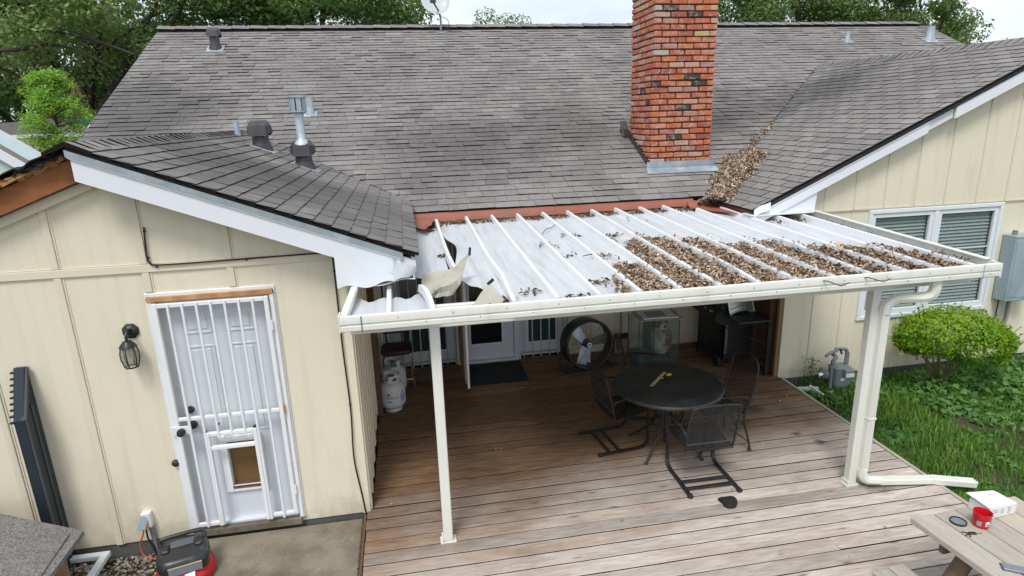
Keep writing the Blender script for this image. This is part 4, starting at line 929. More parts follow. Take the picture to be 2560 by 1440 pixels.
# ---- leaves lying on the cover, in the valley and along the gaps
def pts_in(poly, n):
    poly = np.array(poly); lo, hi = poly.min(0), poly.max(0); out = []
    while len(out) < n:
        q = rng.uniform(lo, hi, (n * 2, 2)); inside = np.zeros(len(q), bool); j = len(poly) - 1
        for i in range(len(poly)):
            xi, yi = poly[i]; xj, yj = poly[j]
            c = ((yi > q[:, 1]) != (yj > q[:, 1])) & (q[:, 0] < (xj - xi) * (q[:, 1] - yi) / (yj - yi + 1e-12) + xi); inside ^= c; j = i
        out += q[inside].tolist()
    return np.array(out[:n])
def roof_leaves():
    poly = [(2.24, .10), (2.55, .42), (2.62, .95), (2.98, 1.22), (3.18, .92), (3.45, .98), (3.7, .72), (4.25, .55), (4.62, .30), (4.98, .0), (5.2, -.45), (5.2, -.62), (4.9, -.72), (3.4, -.70), (2.16, -.76), (2.05, -.55)]
    q = pts_in(poly, 24000); pl = np.array(poly); dist = np.full(len(q), 9.0)
    for k in range(len(pl)):
        a, b = pl[k - 1], pl[k]
        if a[1] < -.5 and b[1] < -.5: continue
        ab = b - a; tt = np.clip(((q - a) @ ab) / (ab @ ab), 0, 1); dist = np.minimum(dist, np.linalg.norm(q - (a + tt[:, None] * ab), axis=1))
    nz = np.array([mnoise.noise((x * 2.6, y * 1.7, 1.0)) + .6 * mnoise.noise((x * 7, y * 5, 4.0)) for x, y in q])
    keep = np.clip(dist / .30, 0, 1) * .95 + nz * .75 + .10 + .30 * (q[:, 1] < .15) > rng.uniform(.05, .85, len(q)); q = q[keep]
    fr = ((q[:, 0] - RX0) / RP) % 1; onrib = (fr < .065) | (fr > .945)
    ok = ~onrib | (rng.uniform(0, 1, len(q)) < np.where((q[:, 0] > 3.4) & (q[:, 1] < .10), .75, .22)); q = q[ok]; onrib = onrib[ok]
    z = np.array([zp(y) for x, y in q]) + np.where(onrib, .056, 0) + rng.uniform(.003, .034, len(q))
    P = np.column_stack([q, z]); k = rng.uniform(0, 1, len(P)) < .34 + .22 * (P[:, 0] > 4.0)
    under = P[k].copy(); under[:, 2] = np.array([zp(y) for y in under[:, 1]]) + rng.uniform(.002, .014, len(under))
    tag(leafmesh('matted_leaves', under, np.tile([0, 0, 1.0], (len(under), 1)), .055, 'dark_dry_leaf', aspect=.5, fold=.3, tilt=.3), 'dark matted leaves packed under the tan drift on the patio cover', 'leaves', kind='stuff')
    P = P[~k]; tint = np.clip(rng.beta(1.6, 1.4, len(P)) - .18 * (P[:, 0] > 4.0), .02, 1)
    tag(leafmesh('fallen_leaves', P, np.tile([0, 0, 1.0], (len(P), 1)), .045, 'dry_leaf', aspect=.34, fold=.6, tilt=.6, tints=tint), 'drift of dry tan leaves lying between the ribs of the patio cover', 'leaves', kind='stuff')
    # wet dark line along the top ends of the pans and beside the side channel, small clumps on the clean pans
    L2 = []
    for x in np.arange(.9, 4.3, .006):
        k = max(0, mnoise.noise((x * 3, 1, 1)) + .55)
        for _ in range(int(3 * k + rng.uniform(0, 1))): L2.append((x, 2.46 + rng.normal(0, .045), 0))
    for _ in range(320): y = rng.uniform(-.6, 1.5); L2.append((5.19 - abs(rng.normal(0, .02 + .05 * (y < .1))), y, 0))
    for (cx, cy, s, n) in ((1.90, 1.05, .05, 26), (2.22, 1.42, .05, 22), (2.66, 1.30, .05, 26), (1.14, -.58, .06, 60), (1.42, -.40, .05, 20), (2.0, -.3, .06, 34), (1.75, -.62, .05, 30), (2.3, .45, .06, 25), (3.2, 2.0, .06, 14), (4.75, 1.45, .09, 50), (4.95, 1.5, .06, 50), (.78, 2.1, .04, 30), (.83, .9, .03, 24), (2.02, .62, .05, 12), (2.75, .6, .05, 14), (.87, 2.3, .05, 20)):
        for _ in range(n): L2.append((cx + rng.normal(0, s), cy + rng.normal(0, s * .8), 0))
    P = np.array([(x, y, zp(y) + rng.uniform(.004, .02)) for x, y, _ in L2])
    tag(leafmesh('leaf_litter', P, np.tile([0, 0, 1.0], (len(P), 1)), .050, 'dark_dry_leaf', aspect=.34, fold=.5, tilt=.5), 'dark sodden leaf scraps caught along the top ends of the roof pans', 'leaves', kind='stuff')
roof_leaves()
for i, (x, y, l, a) in enumerate(((1.95, 1.55, .30, 1.0), (2.1, .5, .2, -.6), (4.35, -.35, .35, .3), (4.7, .05, .3, 2.4), (3.6, -.72, .22, -1.1), (3.95, -.74, .2, -.9), (2.6, .95, .16, 2.0))):
    m = MB(); c, s = math.cos(a), math.sin(a); m.tube(smoothpath([(x, y, zp(y) + .02), (x + c * l * .5, y + s * l * .5, zp(y) + .045), (x + c * l, y + s * l, zp(y) + .03), (x + c * l * 1.1 + .04, y + s * l * 1.15, zp(y) + .06)], 3), [.005] * 9 + [.002], 5)
    tag(m.build('twig', 'twig'), ['long arched dry twig on the bare pans below the red flashing', 'short dry twig on a bare pan beside the leaf drift', 'dry twig half buried in leaves near the golden fern tuft', 'dry twig in the leaf drift beside the side channel', 'thin dry twig poking over the gutter lip above the table', 'thin dry twig poking over the gutter lip above the grill', 'crooked dry twig at the upper edge of the leaf drift'][i], 'twig', 'twigs on the patio cover')
m = MB()
for k in range(26):
    a = random.uniform(0, 6.28); p = Vector((4.44 + random.gauss(0, .03), .02 + random.gauss(0, .02), zp(0) + .05)); d = Vector((math.cos(a) * .07, math.sin(a) * .07, random.uniform(-.01, .07))); s_ = d.cross(Vector((0, 0, 1))).normalized() * .012
    m.add([p - d * .1, p + d * .5 + s_, p + d, p + d * .5 - s_], [(0, 1, 2, 3)], tint=None)
tag(m.build('dry_fern', 'stick'), 'small pale golden tuft of dry fern among the leaves on the cover', 'dry fern')
def valley_pile():
    P = []; N = []
    A, B = Vector((4.36, 2.30, 2.20)), Vector((5.48, 3.46, 2.68))
    for _ in range(6500):
        t = rng.uniform(-.02, 1.02); w = .27 * (.72 + .28 * mnoise.noise((t * 4, 0, 2)) + .25 * (t > .35)) * min(1, (1.06 - t) * 6); s = rng.normal(0, .50); s = max(-1.15, min(1.15, s))
        d = Vector((1, -1.0, 0)).normalized(); p = A.lerp(B, t) + d * (s * w); zr = max(zmain(p.y) if p.y > YE else ZE - .05, zright(p.x) if p.y < 6 else 0)
        h = .12 * (1 - s * s) * min(1, (1.05 - t) * 5) * (.8 + .5 * mnoise.noise((t * 5, s * 2, 8)))
        P.append((p.x, p.y, zr + .01 + h * rng.uniform(.2, 1.0) + .01)); N.append((-.15, -.4, .9))
    for _ in range(260):
        t = rng.uniform(0, 1); t = t ** 1.6; x = 5.45 + 1.0 * t; y = 3.53 + .93 * t; s = rng.normal(0, .035 * (1 - .6 * t)); P.append((x + s, y - s, max(zmain(y - s), zright(x + s)) + rng.uniform(.008, .03))); N.append((0, -.3, .95))
    P = np.array(P); N = np.array(N)
    D = P[::4].copy(); D[:, 2] -= .018  # dark layer stands in for the shade between the mound's leaves
    tag(leafmesh('valley_underlayer', D, N[::4], .07, 'dark_dry_leaf', aspect=.6, fold=.3, tilt=.3), 'dark leaf layer painting shade into the gaps of the roof valley mound', 'leaves', kind='stuff')
    tag(leafmesh('valley_leaves', P, N, .054, 'dry_leaf', aspect=.34, fold=.6, tilt=.85), 'mound of dry tan leaves heaped in the roof valley beside the chimney', 'leaves', kind='stuff')
valley_pile()
P = np.array([(-.058 + rng.normal(0, .01), rng.uniform(-2.6, -.05), -.10 + rng.uniform(0, .06)) for _ in range(500)])
tag(leafmesh('gap_leaves', P, np.tile([0, 0, 1.0], (len(P), 1)), .03, 'dark_dry_leaf', tilt=.8), 'dead leaves packed in the gap between slab and deck', 'leaves', kind='stuff')

# ================================================================== FRONT DOOR AND SECURITY GATE (left gable)
dt = thing_part('entry_door', house)
m = MB()
for a, b in (((-1.43, .05, .05), (-1.108, .09, 2.06)), ((-.878, .05, .05), (-.60, .09, 2.06)), ((-1.107, .05, .80), (-.879, .09, 2.06)), ((-1.107, .05, .05), (-.879, .09, .36))): m.box(a, b)
m.build('door_leaf', 'white_door', dt)
for (x0, x1, z0, z1) in ((-1.28, -1.07, 1.76, 1.95), (-.96, -.75, 1.76, 1.95), (-1.28, -1.07, .88, 1.66), (-.96, -.75, .88, 1.66)):
    m = MB(); w = .016
    m.box((x0, .042, z0), (x1, .0495, z0 + w), ch=.003); m.box((x0, .042, z1 - w), (x1, .0495, z1), ch=.003); m.box((x0, .042, z0 + w), (x0 + w, .0495, z1 - w), ch=.003); m.box((x1 - w, .042, z0 + w), (x1, .0495, z1 - w), ch=.003)
    m.build('panel_moulding', 'white_door', dt)
    m = MB(); m.box((x0 + .035, .043, z0 + .035), (x1 - .035, .0495, z1 - .035), ch=.005); m.build('raised_panel', 'white_door', dt)
pf = thing_part('pet_door', dt)
m = MB()
for a, b in (((-1.165, .025, .33), (-1.108, .048, .86)), ((-.878, .025, .33), (-.825, .048, .86)), ((-1.107, .025, .797), (-.879, .048, .855)), ((-1.107, .025, .33), (-.879, .048, .385))): m.box(a, b, ch=.004)
m.build('pet_door_frame', 'iron_white', pf)
m = MB(); m.box((-1.107, .085, .38), (-.879, .093, .80)); m.build('pet_flap', 'ply', pf)
m = MB(); m.box((-1.107, .02, .362), (-.879, .095, .3845)); m.build('pet_sill', 'stud', pf)
m = MB(); m.lathe([(0, 0), (.034, .004), (.034, .02), (.028, .035), (0, .042)], 18, mat=Matrix.Translation((-1.335, .05, .985)) @ Matrix.Rotation(R(90), 4, 'X')); m.build('door_knob', 'black_metal', dt, smooth=40)
m = MB(); m.lathe([(0, 0), (.03, .004), (.03, .02), (0, .026)], 18, mat=Matrix.Translation((-1.335, .05, 1.12)) @ Matrix.Rotation(R(90), 4, 'X')); m.build('dead_bolt', 'black_metal', dt, smooth=40)
m = MB()
for a, b in (((-1.492, -.016, .02), (-1.43, .03, 2.062)), ((-.60, -.016, .03), (-.55, .03, 2.062)), ((-1.492, -.016, 2.063), (-.55, .03, 2.125))): m.box(a, b, ch=.004)
m.build('door_trim', 'white_trim', house)
m = MB(); m.box((-1.46, -.05, -.02), (-.58, .10, .045), ch=.006); m.build('door_threshold', 'concrete', house)
m = MB(); m.box((-1.428, .0, .046), (-.602, .10, .062)); m.build('door_sill', 'white_door', house)
m = MB(); m.box((-3.0, .125, -.05), (-.02, .135, 2.1)); m.build('inner_wall', 'felt', house)
sg = thing_part('security_gate', house)
m = MB()
for a, b in (((-1.475, -.036, .04), (-1.447, -.017, 2.10)), ((-.592, -.036, .045), (-.562, -.017, 2.10))): m.box(a, b, ch=.003)
m.build('gate_jamb', 'iron_white', sg)
m = MB(); m.box((-1.476, -.044, 2.062), (-.562, -.0165, 2.10), ch=.003); m.build('gate_head', 'rust', sg)
m = MB()
for a, b in (((-1.442, -.062, .075), (-1.405, -.032, 2.05)), ((-.632, -.062, .105), (-.600, -.032, 2.05)), ((-1.404, -.06, 2.015), (-.633, -.034, 2.048)), ((-1.404, -.06, .085), (-1.19, -.034, .118)), ((-.855, -.06, .098), (-.633, -.034, .128))): m.box(a, b, ch=.003)
m.build('gate_frame', 'iron_white', sg)
m = MB(); m.box((-1.404, -.058, 1.068), (-.633, -.036, 1.096), ch=.003); m.build('gate_rail', 'iron_white', sg)
for k in range(7):
    x = -1.324 + .1018 * k - .0; z0 = .90 if k in (2, 3, 4) else .085
    m = MB(); m.box((x - .0085, -.075, z0), (x + .0085, -.0585, 2.045), ch=.002); m.build('bar', 'iron_white', sg)
m = MB()
for a, b in (((-1.228, -.072, .085), (-1.196, -.034, .945)), ((-.858, -.072, .085), (-.828, -.034, .945)), ((-1.195, -.07, .915), (-.859, -.036, .945)), ((-1.195, -.07, .79), (-.859, -.036, .82))): m.box(a, b, ch=.003)
m.build('pet_opening_frame', 'iron_white', sg)
m = MB(); m.box((-1.472, -.07, .955), (-1.33, -.063, 1.03), ch=.002); m.build('lock_plate', 'iron_white', sg)
m = MB(); m.lathe([(0, 0), (.026, .003), (.026, .018), (.033, .03), (.026, .052), (0, .058)], 18, mat=Matrix.Translation((-1.385, -.07, .99)) @ Matrix.Rotation(R(90), 4, 'X')); m.build('gate_knob', 'black_metal', sg, smooth=40)
m = MB(); m.lathe([(0, 0), (.006, .0), (.006, .004), (0, .004)], 8, mat=Matrix.Translation((-1.385, -.129, .99)) @ Matrix.Rotation(R(90), 4, 'X')); m.build('key_hole', 'chrome', sg)
m = MB(); m.lathe([(0, 0), (.03, .003), (.03, .018), (.02, .03), (0, .034)], 18, mat=Matrix.Translation((-1.497, -.016, .69)) @ Matrix.Rotation(R(90), 4, 'X')); m.build('dead_bolt', 'seat_brown', sg, smooth=40)
for z, mt in ((1.81, 'iron_white'), (1.08, 'rust'), (.33, 'iron_white')):
    m = MB(); m.lathe([(0, -.04), (.011, -.04), (.011, .04), (0, .04)], 10, c=(-.597, -.05, z)); m.build('hinge', mt, sg, smooth=40)
for x, z in ((-1.226, .955), (-1.12, 1.01), (-.84, .958)):
    m = MB(); m.box((x - .013, -.06, z - .006), (x + .013, -.035, z + .006)); m.build('clip', 'black_metal', sg)

# ---- wall lantern
wl = thing('wall_lantern', 'dark bronze wall lantern with curved glass panes on cream siding beside the barred door', 'wall lamp', (-1.635, 0, 1.70))
m = MB(); m.lathe([(.0, .0), (.062, .0), (.062, .012), (.045, .02), (.03, .03), (0, .032)], 8, mat=Matrix.Translation((0, 0, .14)) @ Matrix.Rotation(R(90), 4, 'X') @ Matrix.Rotation(R(22.5), 4, 'Z')); m.build('back_plate', 'black_metal', wl)
m = MB(); m.tube(smoothpath([(0, -.02, .15), (0, -.06, .165), (0, -.10, .13), (0, -.10, .095)], 4), .011, 8); m.build('arm', 'black_metal', wl, smooth=40)
m = MB(); m.lathe([(.0, .095), (.03, .09), (.055, .06), (.062, .045), (.0, .045)], 16, c=(0, -.10, 0)); m.build('lamp_cap', 'black_metal', wl, smooth=40)
prof = [(.052, .045), (.062, .0), (.062, -.05), (.045, -.115)]
for k in range(6):
    a0, a1 = R(60 * k + 30), R(60 * k + 90); m = MB(); vs = []
    for r_, z in prof: vs += [(r_ * math.cos(a0), -.10 + r_ * math.sin(a0), z), (r_ * math.cos(a1), -.10 + r_ * math.sin(a1), z)]
    m.add(vs, [(2 * i, 2 * i + 1, 2 * i + 3, 2 * i + 2) for i in range(3)]); m.build('pane', 'lamp_glass', wl)
    m = MB(); m.tube([(r_ * math.cos(a0), -.10 + r_ * math.sin(a0), z) for r_, z in prof], .0045, 6); m.build('lamp_rib', 'black_metal', wl)
m = MB(); m.tube([(.046 * math.cos(R(60 * k)), -.10 + .046 * math.sin(R(60 * k)), -.115) for k in range(6)], .006, 6, closed=True); m.build('lamp_ring', 'black_metal', wl)
m = MB(); m.lathe([(0, .04), (.012, .04), (.014, -.02), (.0, -.04)], 10, c=(0, -.10, 0)); m.build('candle', 'label_white', wl, smooth=40)
# ---- black cable
m = MB(); m.tube(smoothpath([(-1.40, -.012, 2.63), (-1.405, -.02, 2.55), (-1.415, -.02, 2.42), (-1.40, -.026, 2.365), (-1.34, -.027, 2.345), (-.9, -.027, 2.346), (-.5, -.027, 2.352), (-.12, -.022, 2.352), (-.09, -.02, 2.33), (-.083, -.018, 2.2), (-.085, -.02, 1.6), (-.075, -.022, 1.0), (-.092, -.020, .55), (-.06, -.02, .2), (-.045, -.02, .03), (-.03, -.02, -.1)], 6), .0065, 6)
cb = m.build('wall_cable', 'cable_black', smooth=60); tag(cb, 'thin black cable run across the cream gable and down its corner', 'cable')
for x, z in ((-1.40, 2.60), (-1.41, 2.40), (-1.36, 2.33), (-.72, 2.34), (-.10, 2.35), (-.083, 2.2), (-.085, 1.7), (-.076, 1.05), (-.06, .2)):
    m = MB(); m.box((x - .007, -.03, z - .007), (x + .007, -.004, z + .007), ch=.002); m.build('cable_clip', 'cable_black', cb)
# ---- outlet, extension cord, conduit
ob = thing('outlet_box', 'grey weatherproof outlet box with lifted cover low on the cream wall', 'outlet', (-1.80, 0, .20))
m = MB(); m.box((-.035, -.055, -.06), (.04, 0, .075), ch=.006); m.build('box', 'label_white', ob)
m = MB(); m.bar((-.005, -.058, .055), (-.02, -.12, -.03), .072, .008, up=(0, 1, 1), ch=.003); m.build('cover', 'blue_grey', ob)
m = MB(); m.tube(smoothpath([(.02, -.03, -.06), (.025, -.03, -.15), (.035, -.04, -.30), (.04, -.05, -.40)], 4), .017, 8); m.build('conduit', 'pipe_grey', ob, smooth=50)
m = MB(); m.tube(smoothpath([(-1.815, -.07, .16), (-1.83, -.08, .10), (-1.87, -.08, .0), (-1.84, -.10, -.09), (-1.72, -.13, -.125), (-1.62, -.2, -.12), (-1.58, -.30, -.09)], 5), .006, 6)
ec = m.build('extension_cord', 'orange_cord', smooth=60); tag(ec, 'thin orange extension cord hanging from the outlet box to the compressor', 'cord')
m = MB(); m.box((-1.83, -.095, .145), (-1.79, -.055, .20), ch=.008); m.build('plug', 'cord_orange_plug', ec)
m = MB(); m.tube(smoothpath([(-1.805, -.06, .15), (-1.80, -.075, .06), (-1.775, -.07, -.04), (-1.755, -.08, -.14)], 5), .007, 6); tag(m.build('power_cord', 'cable_black', smooth=60), 'black power cord hanging from the outlet box to the gravel', 'cord')

# ---- air compressor
ac = thing('air_compressor', 'red pancake air compressor with black plastic shroud and handle on the gravel', 'air compressor', (-1.39, -.47, -.15), R(16))
m = MB(); m.lathe([(0, .05), (.10, .055), (.17, .075), (.205, .11), (.215, .15), (.205, .19), (.17, .225), (.10, .245), (0, .25)], 36); m.build('tank', 'red_paint', ac, smooth=60)
for a in (45, 135, 225, 315):
    m = MB(); x, y = .15 * math.cos(R(a)), .15 * math.sin(R(a)); m.lathe([(.03, 0), (.035, .01), (.025, .09)], 12, c=(x, y, 0)); m.build('foot', 'rubber', ac, smooth=40)
def shroud(zs, mat, name):   # superellipse loft
    m = MB(); n = 32; vs = []
    for z, a, b, e, ox in zs:
        for j in range(n):
            t = 2 * math.pi * j / n; c, s = math.cos(t), math.sin(t); vs.append((ox + a * math.copysign(abs(c) ** e, c), b * math.copysign(abs(s) ** e, s), z))
    k = len(zs); m.add(vs, [(i * n + j, i * n + (j + 1) % n, (i + 1) * n + (j + 1) % n, (i + 1) * n + j) for i in range(k - 1) for j in range(n)] + [tuple(range(n))[::-1], tuple(range((k - 1) * n, k * n))])
    return m.build(name, mat, ac, smooth=50)
shroud([(.205, .170, .145, .6, 0), (.27, .185, .16, .55, 0), (.315, .182, .157, .55, 0), (.345, .160, .135, .6, 0), (.352, .13, .10, .6, 0)], 'black_plastic', 'shroud')
m = MB(); m.tube(smoothpath([(-.15, .10, .335), (-.155, .115, .365), (-.135, .12, .392), (.0, .12, .396), (.135, .12, .392), (.155, .115, .365), (.15, .10, .335)], 4), .017, 10); m.build('handle', 'black_plastic', ac, smooth=60)
for x in (-.115, .115):
    m = MB(); m.box((x - .028, -.02, .345), (x + .028, .07, .372), ch=.010); m.build('shroud_pad', 'black_metal', ac)
for i in range(5):
    m = MB(); m.box((-.08, .03 + .016 * i, .352), (.08, .036 + .016 * i, .360)); m.build('vent_slat', 'grey_case', ac)
m = MB(); m.box((-.10, -.1645, .235), (.13, -.158, .300), ch=.003); m.build('control_panel', 'grey_case', ac)
m = MB(); m.box((-.10, -.166, .303), (.13, -.158, .308)); m.build('trim_stripe', 'stick', ac)
m = MB(); m.add([(.005, -.172, .2315), (.075, -.165, .2335), (.072, -.205, .203), (.008, -.209, .203)], [(0, 1, 2, 3)]); m.v = [(x, y - .004, z + .005) for x, y, z in m.v]; m.build('rating_label', 'label_white', ac)
m = MB(); m.tube(smoothpath([(-1.60, -.30, -.08), (-1.66, -.37, -.105), (-1.72, -.43, -.12)], 4), .014, 10); ah = m.build('air_hose', 'blue_plastic', smooth=50); tag(ah, 'short blue air hose lying on gravel beside the red compressor', 'hose')
m = MB(); m.tube(smoothpath([(-1.72, -.43, -.12), (-1.74, -.50, -.13), (-1.70, -.58, -.135)], 4), .007, 8); m.build('hose_tail', 'teal_glass', ah, smooth=50)

# ---- dark louvred panel against the wall
sp = thing('louvered_panel', 'dark navy louvred panel standing on edge against the cream wall', 'shutter', (-2.43, 0, 0))
m = MB(); q = Matrix(((0, 1, 0, -.035), (1, 0, 0, 0), (0, 0, 1, 0), (0, 0, 0, 1)))
m.prism([(-.012, -.14), (-.012, 1.63), (-.05, 1.635), (-.20, 1.27), (-.20, -.14)], .07, mat=q); m.build('panel', 'navy', sp)
m = MB(); m.bar((.034, -.03, 1.63), (.034, -.19, 1.27), .02, .035, up=(1, 0, 0)); m.bar((.034, -.19, 1.27), (.034, -.19, -.1), .012, .03, up=(1, 0, 0)); m.box((.036, -.09, -.1), (.042, -.07, 1.35)); m.build('edge_trim', 'navy_edge', sp)
for k in range(9):
    t = k / 8; m = MB(); y = -.05 - .145 * t; z = 1.60 - .34 * t; m.box((-.06, y - .012, z - .006), (-.03, y + .012, z + .006)); m.build('slat', 'navy', sp)

# ---- kennel roof in the corner, window frame on the gravel
kn = thing('dog_kennel', 'low kennel with grey mineral felt roof beside the cream wall', 'kennel', (-2.7, -.75, GZ), 0)
m = MB(); A_ = Vector((-2.7, -.75, GZ))
def wz(x, y): return .60 + .06 * (x + 2.7) * 0
cs = [(-3.45, .06, .62), (-1.955, -.605, .55), (-1.90, -1.42, .60), (-3.45, -1.2, .68)]
top = [Vector(c) - A_ for c in cs]; m.add(top + [p - Vector((0, 0, .035)) for p in top], [(0, 1, 2, 3), (7, 6, 5, 4), (0, 4, 5, 1), (1, 5, 6, 2), (2, 6, 7, 3), (3, 7, 4, 0)]); m.build('kennel_roof', 'granule_sheet', kn)
m = MB(); cs2 = [(-3.45, -.12, .632), (-2.36, -.60, .585), (-2.02, -.665, .566), (-1.935, -1.42, .606), (-3.45, -1.2, .69)]
b_ = [Vector(c) - A_ + Vector((0, 0, .006)) for c in cs2]; c2_ = [Vector(c) - A_ - Vector((0, 0, .012)) for c in cs2]; n_ = len(b_)
m.add(b_ + c2_, [tuple(range(n_))] + [(i, i + n_, (i + 1) % n_ + n_, (i + 1) % n_) for i in range(n_)]); m.build('roof_sheet', 'granule_sheet', kn)
m = MB(); m.prism([(-.62, 0), (.62, 0), (.62, .66), (-.62, .72)], .62, mat=Matrix.Rotation(R(-14), 4, 'Z') @ Matrix.Translation((0, -.42, 0))); m.build('kennel_wall', 'stud_light', kn)
wf = thing('window_frame', 'white painted window frame lying on gravel between kennel and compressor', 'frame', (-2.14, -.05, -.10))
for a, b in (((-.66, -.055, .03), (.03, .0, .075)), ((-.03, -.62, .03), (.03, -.056, .075)), ((-.66, -.62, .03), (-.60, -.056, .075))):
    m = MB(); m.box(a, b, ch=.006); m.build('frame_rail', 'white_trim', wf)
m = MB(); m.box((-.60, -.075, -.02), (-.031, -.058, .0), ch=.003); m.build('frame_bead', 'white_trim', wf)
P = np.array([(rng.uniform(-2.74, -2.18), rng.uniform(-.68, -.1), -.12 + rng.uniform(0, .06)) for _ in range(700)])
tag(leafmesh('frame_leaves', P, np.tile([0, 0, 1.0], (len(P), 1)), .05, 'dry_leaf', tilt=.6), 'dry leaves and straw gathered inside the white frame', 'leaves', kind='stuff')
def gravel():
    m = MB(); ico = []
    t = (1 + 5 ** .5) / 2
    V = [(-1, t, 0), (1, t, 0), (-1, -t, 0), (1, -t, 0), (0, -1, t), (0, 1, t), (0, -1, -t), (0, 1, -t), (t, 0, -1), (t, 0, 1), (-t, 0, -1), (-t, 0, 1)]
    F = [(0, 11, 5), (0, 5, 1), (0, 1, 7), (0, 7, 10), (0, 10, 11), (1, 5, 9), (5, 11, 4), (11, 10, 2), (10, 7, 6), (7, 1, 8), (3, 9, 4), (3, 4, 2), (3, 2, 6), (3, 6, 8), (3, 8, 9), (4, 9, 5), (2, 4, 11), (6, 2, 10), (8, 6, 7), (9, 8, 1)]
    for _ in range(2100):
        x, y = random.uniform(-2.75, -1.47), random.uniform(-1.0, -.0); r = random.uniform(.007, .017) * .55; a = random.uniform(0, 6.3); sx, sy, sz = random.uniform(.8, 1.6), random.uniform(.7, 1.2), random.uniform(.5, .8)
        c, s = math.cos(a), math.sin(a); m.add([(x + (p[0] * sx * c - p[1] * sy * s) * r, y + (p[0] * sx * s + p[1] * sy * c) * r, GZ + .012 + random.uniform(0, .012) * 0 + p[2] * sz * r) for p in V], F, tint=random.uniform(.02, 1))
    tag(m.build('gravel', 'pebble', smooth=80), 'loose pale pebbles over dark soil along the foot of the wall', 'gravel', kind='stuff')
gravel()
P = np.array([(rng.uniform(-2.7, -1.47), rng.uniform(-.9, -.0) ** 1, GZ + .01 + rng.uniform(0, .02)) for _ in range(500)])
tag(leafmesh('gravel_leaves', P, np.tile([0, 0, 1.0], (len(P), 1)), .035, 'dark_dry_leaf', tilt=.4), 'brown leaf scraps strewn among the pebbles', 'leaves', kind='stuff')

# ================================================================== THINGS UNDER THE COVER
def wire(pts, r, name, t, mat='black_metal', n=8, sm=5):
    m = MB(); m.tube(smoothpath(pts, sm) if sm else pts, r, n); return m.build(name, mat, t, smooth=50)
# round table
tb = thing('round_table', 'round black mesh metal patio table on curved wire legs', 'table', (2.955, .42, 0))
m = MB(); m.lathe([(0, .722), (.30, .722), (.50, .721), (.53, .716), (.542, .700), (.538, .682), (.525, .680), (.52, .704), (0, .706)], 56); m.build('table_top', 'table_mesh', tb, smooth=40)
m = MB(); m.lathe([(0, .722), (.022, .722), (.022, .7245), (0, .7245)], 16); m.build('umbrella_plug', 'black_metal', tb)
for a in (40, 130, 220, 310):
    c, s = math.cos(R(a)), math.sin(R(a))
    wire([(c * .36, s * .36, .70), (c * .22, s * .22, .55), (c * .13, s * .13, .36), (c * .16, s * .16, .22), (c * .33, s * .33, .07), (c * .40, s * .40, .012)], .011, 'leg', tb)
    wire([(c * .28, s * .28, .70), (c * .17, s * .17, .58), (c * .10, s * .10, .45), (c * .12, s * .12, .30)], .009, 'leg_scroll', tb)
    m = MB(); m.lathe([(.018, 0), (.02, .012), (.012, .02)], 10, c=(c * .40, s * .40, 0)); m.build('foot', 'black_metal', tb)
m = MB(); m.tube([(.145 * math.cos(R(k * 20)), .145 * math.sin(R(k * 20)), .30) for k in range(18)], .007, 6, closed=True); m.build('leg_ring', 'black_metal', tb)
m = MB(); m.lathe([(.02, .06), (.02, .70)], 12); m.build('umbrella_tube', 'black_metal', tb, smooth=40)
def spring_chair(label, loc, rot, grp):
    t = thing('spring_chair', label, 'chair', loc, rot, grp); w = .235
    for s in (-1, 1):
        m = MB(); pts = [(s * w, -.28, .020), (s * w, -.05, .022), (s * w, .12, .018), (s * w, .20, .03), (s * w, .245, .075), (s * w, .25, .14), (s * w, .25, .40), (s * w, .245, .42)]
        pp = smoothpath(pts, 4)
        for a, b in zip(pp, pp[1:]): m.bar(a, b + (b - a) * .15, .034, .014, up=(0, .3, 1) if abs((b - a).z) < abs((b - a).y) else (0, 1, 0))
        m.build('runner', 'black_metal', t)
        m = MB(); m.box((s * w - .022, -.30, .004), (s * w + .022, -.255, .036), ch=.006); m.build('runner_foot', 'rubber', t)
        wire([(s * .25, .25, .40), (s * .255, .255, .52), (s * .26, .20, .585), (s * .26, .0, .60), (s * .25, -.12, .575), (s * .24, -.15, .54)], .010, 'arm', t)
        m = MB(); m.bar((s * .262, .19, .598), (s * .262, -.06, .612), .04, .014, ch=.005); m.build('arm_pad', 'black_metal', t)
    for y in (-.06, -.17):
        m = MB(); m.box((-w, y - .016, .016), (w, y + .016, .030), ch=.003); m.build('crossbar', 'black_metal', t)
    def seat(u, v): x = -.225 + .45 * u; y = .28 - .40 * v; return (x, y, .415 - .05 * v - .018 * math.sin(u * math.pi) + .0)
    m = MB(); m.grid(seat, 8, 8, th=.004); m.build('seat', 'mesh_metal', t, smooth=60)
    wire([(-.228, .285, .415), (.228, .285, .415), (.228, -.12, .365), (-.228, -.12, .365), (-.228, .285, .415)], .009, 'seat_frame', t, sm=0)
    def back(u, v): x = -.225 + .45 * u; return (x, -.12 - .10 * v - .025 * math.sin(u * math.pi), .375 + .465 * v + .02 * math.sin(u * math.pi) * v)
    m = MB(); m.grid(back, 8, 8, th=.004); m.build('backrest', 'mesh_open', t, smooth=60)
    wire([(-.228, -.118, .37), (-.235, -.17, .62), (-.225, -.215, .81), (-.19, -.228, .845), (0, -.235, .862), (.19, -.228, .845), (.225, -.215, .81), (.235, -.17, .62), (.228, -.118, .37)], .010, 'back_frame', t)
    wire([(-.232, -.195, .745), (0, -.215, .755), (.232, -.195, .745)], .006, 'back_rail', t); wire([(-.228, -.128, .44), (.228, -.128, .44)], .006, 'back_rail', t, 'pipe_grey', sm=0)
    return t
spring_chair('black mesh spring chair on sled runners, its back towards the open deck', (3.06, -.17, 0), R(-1), 'chairs at the round table')
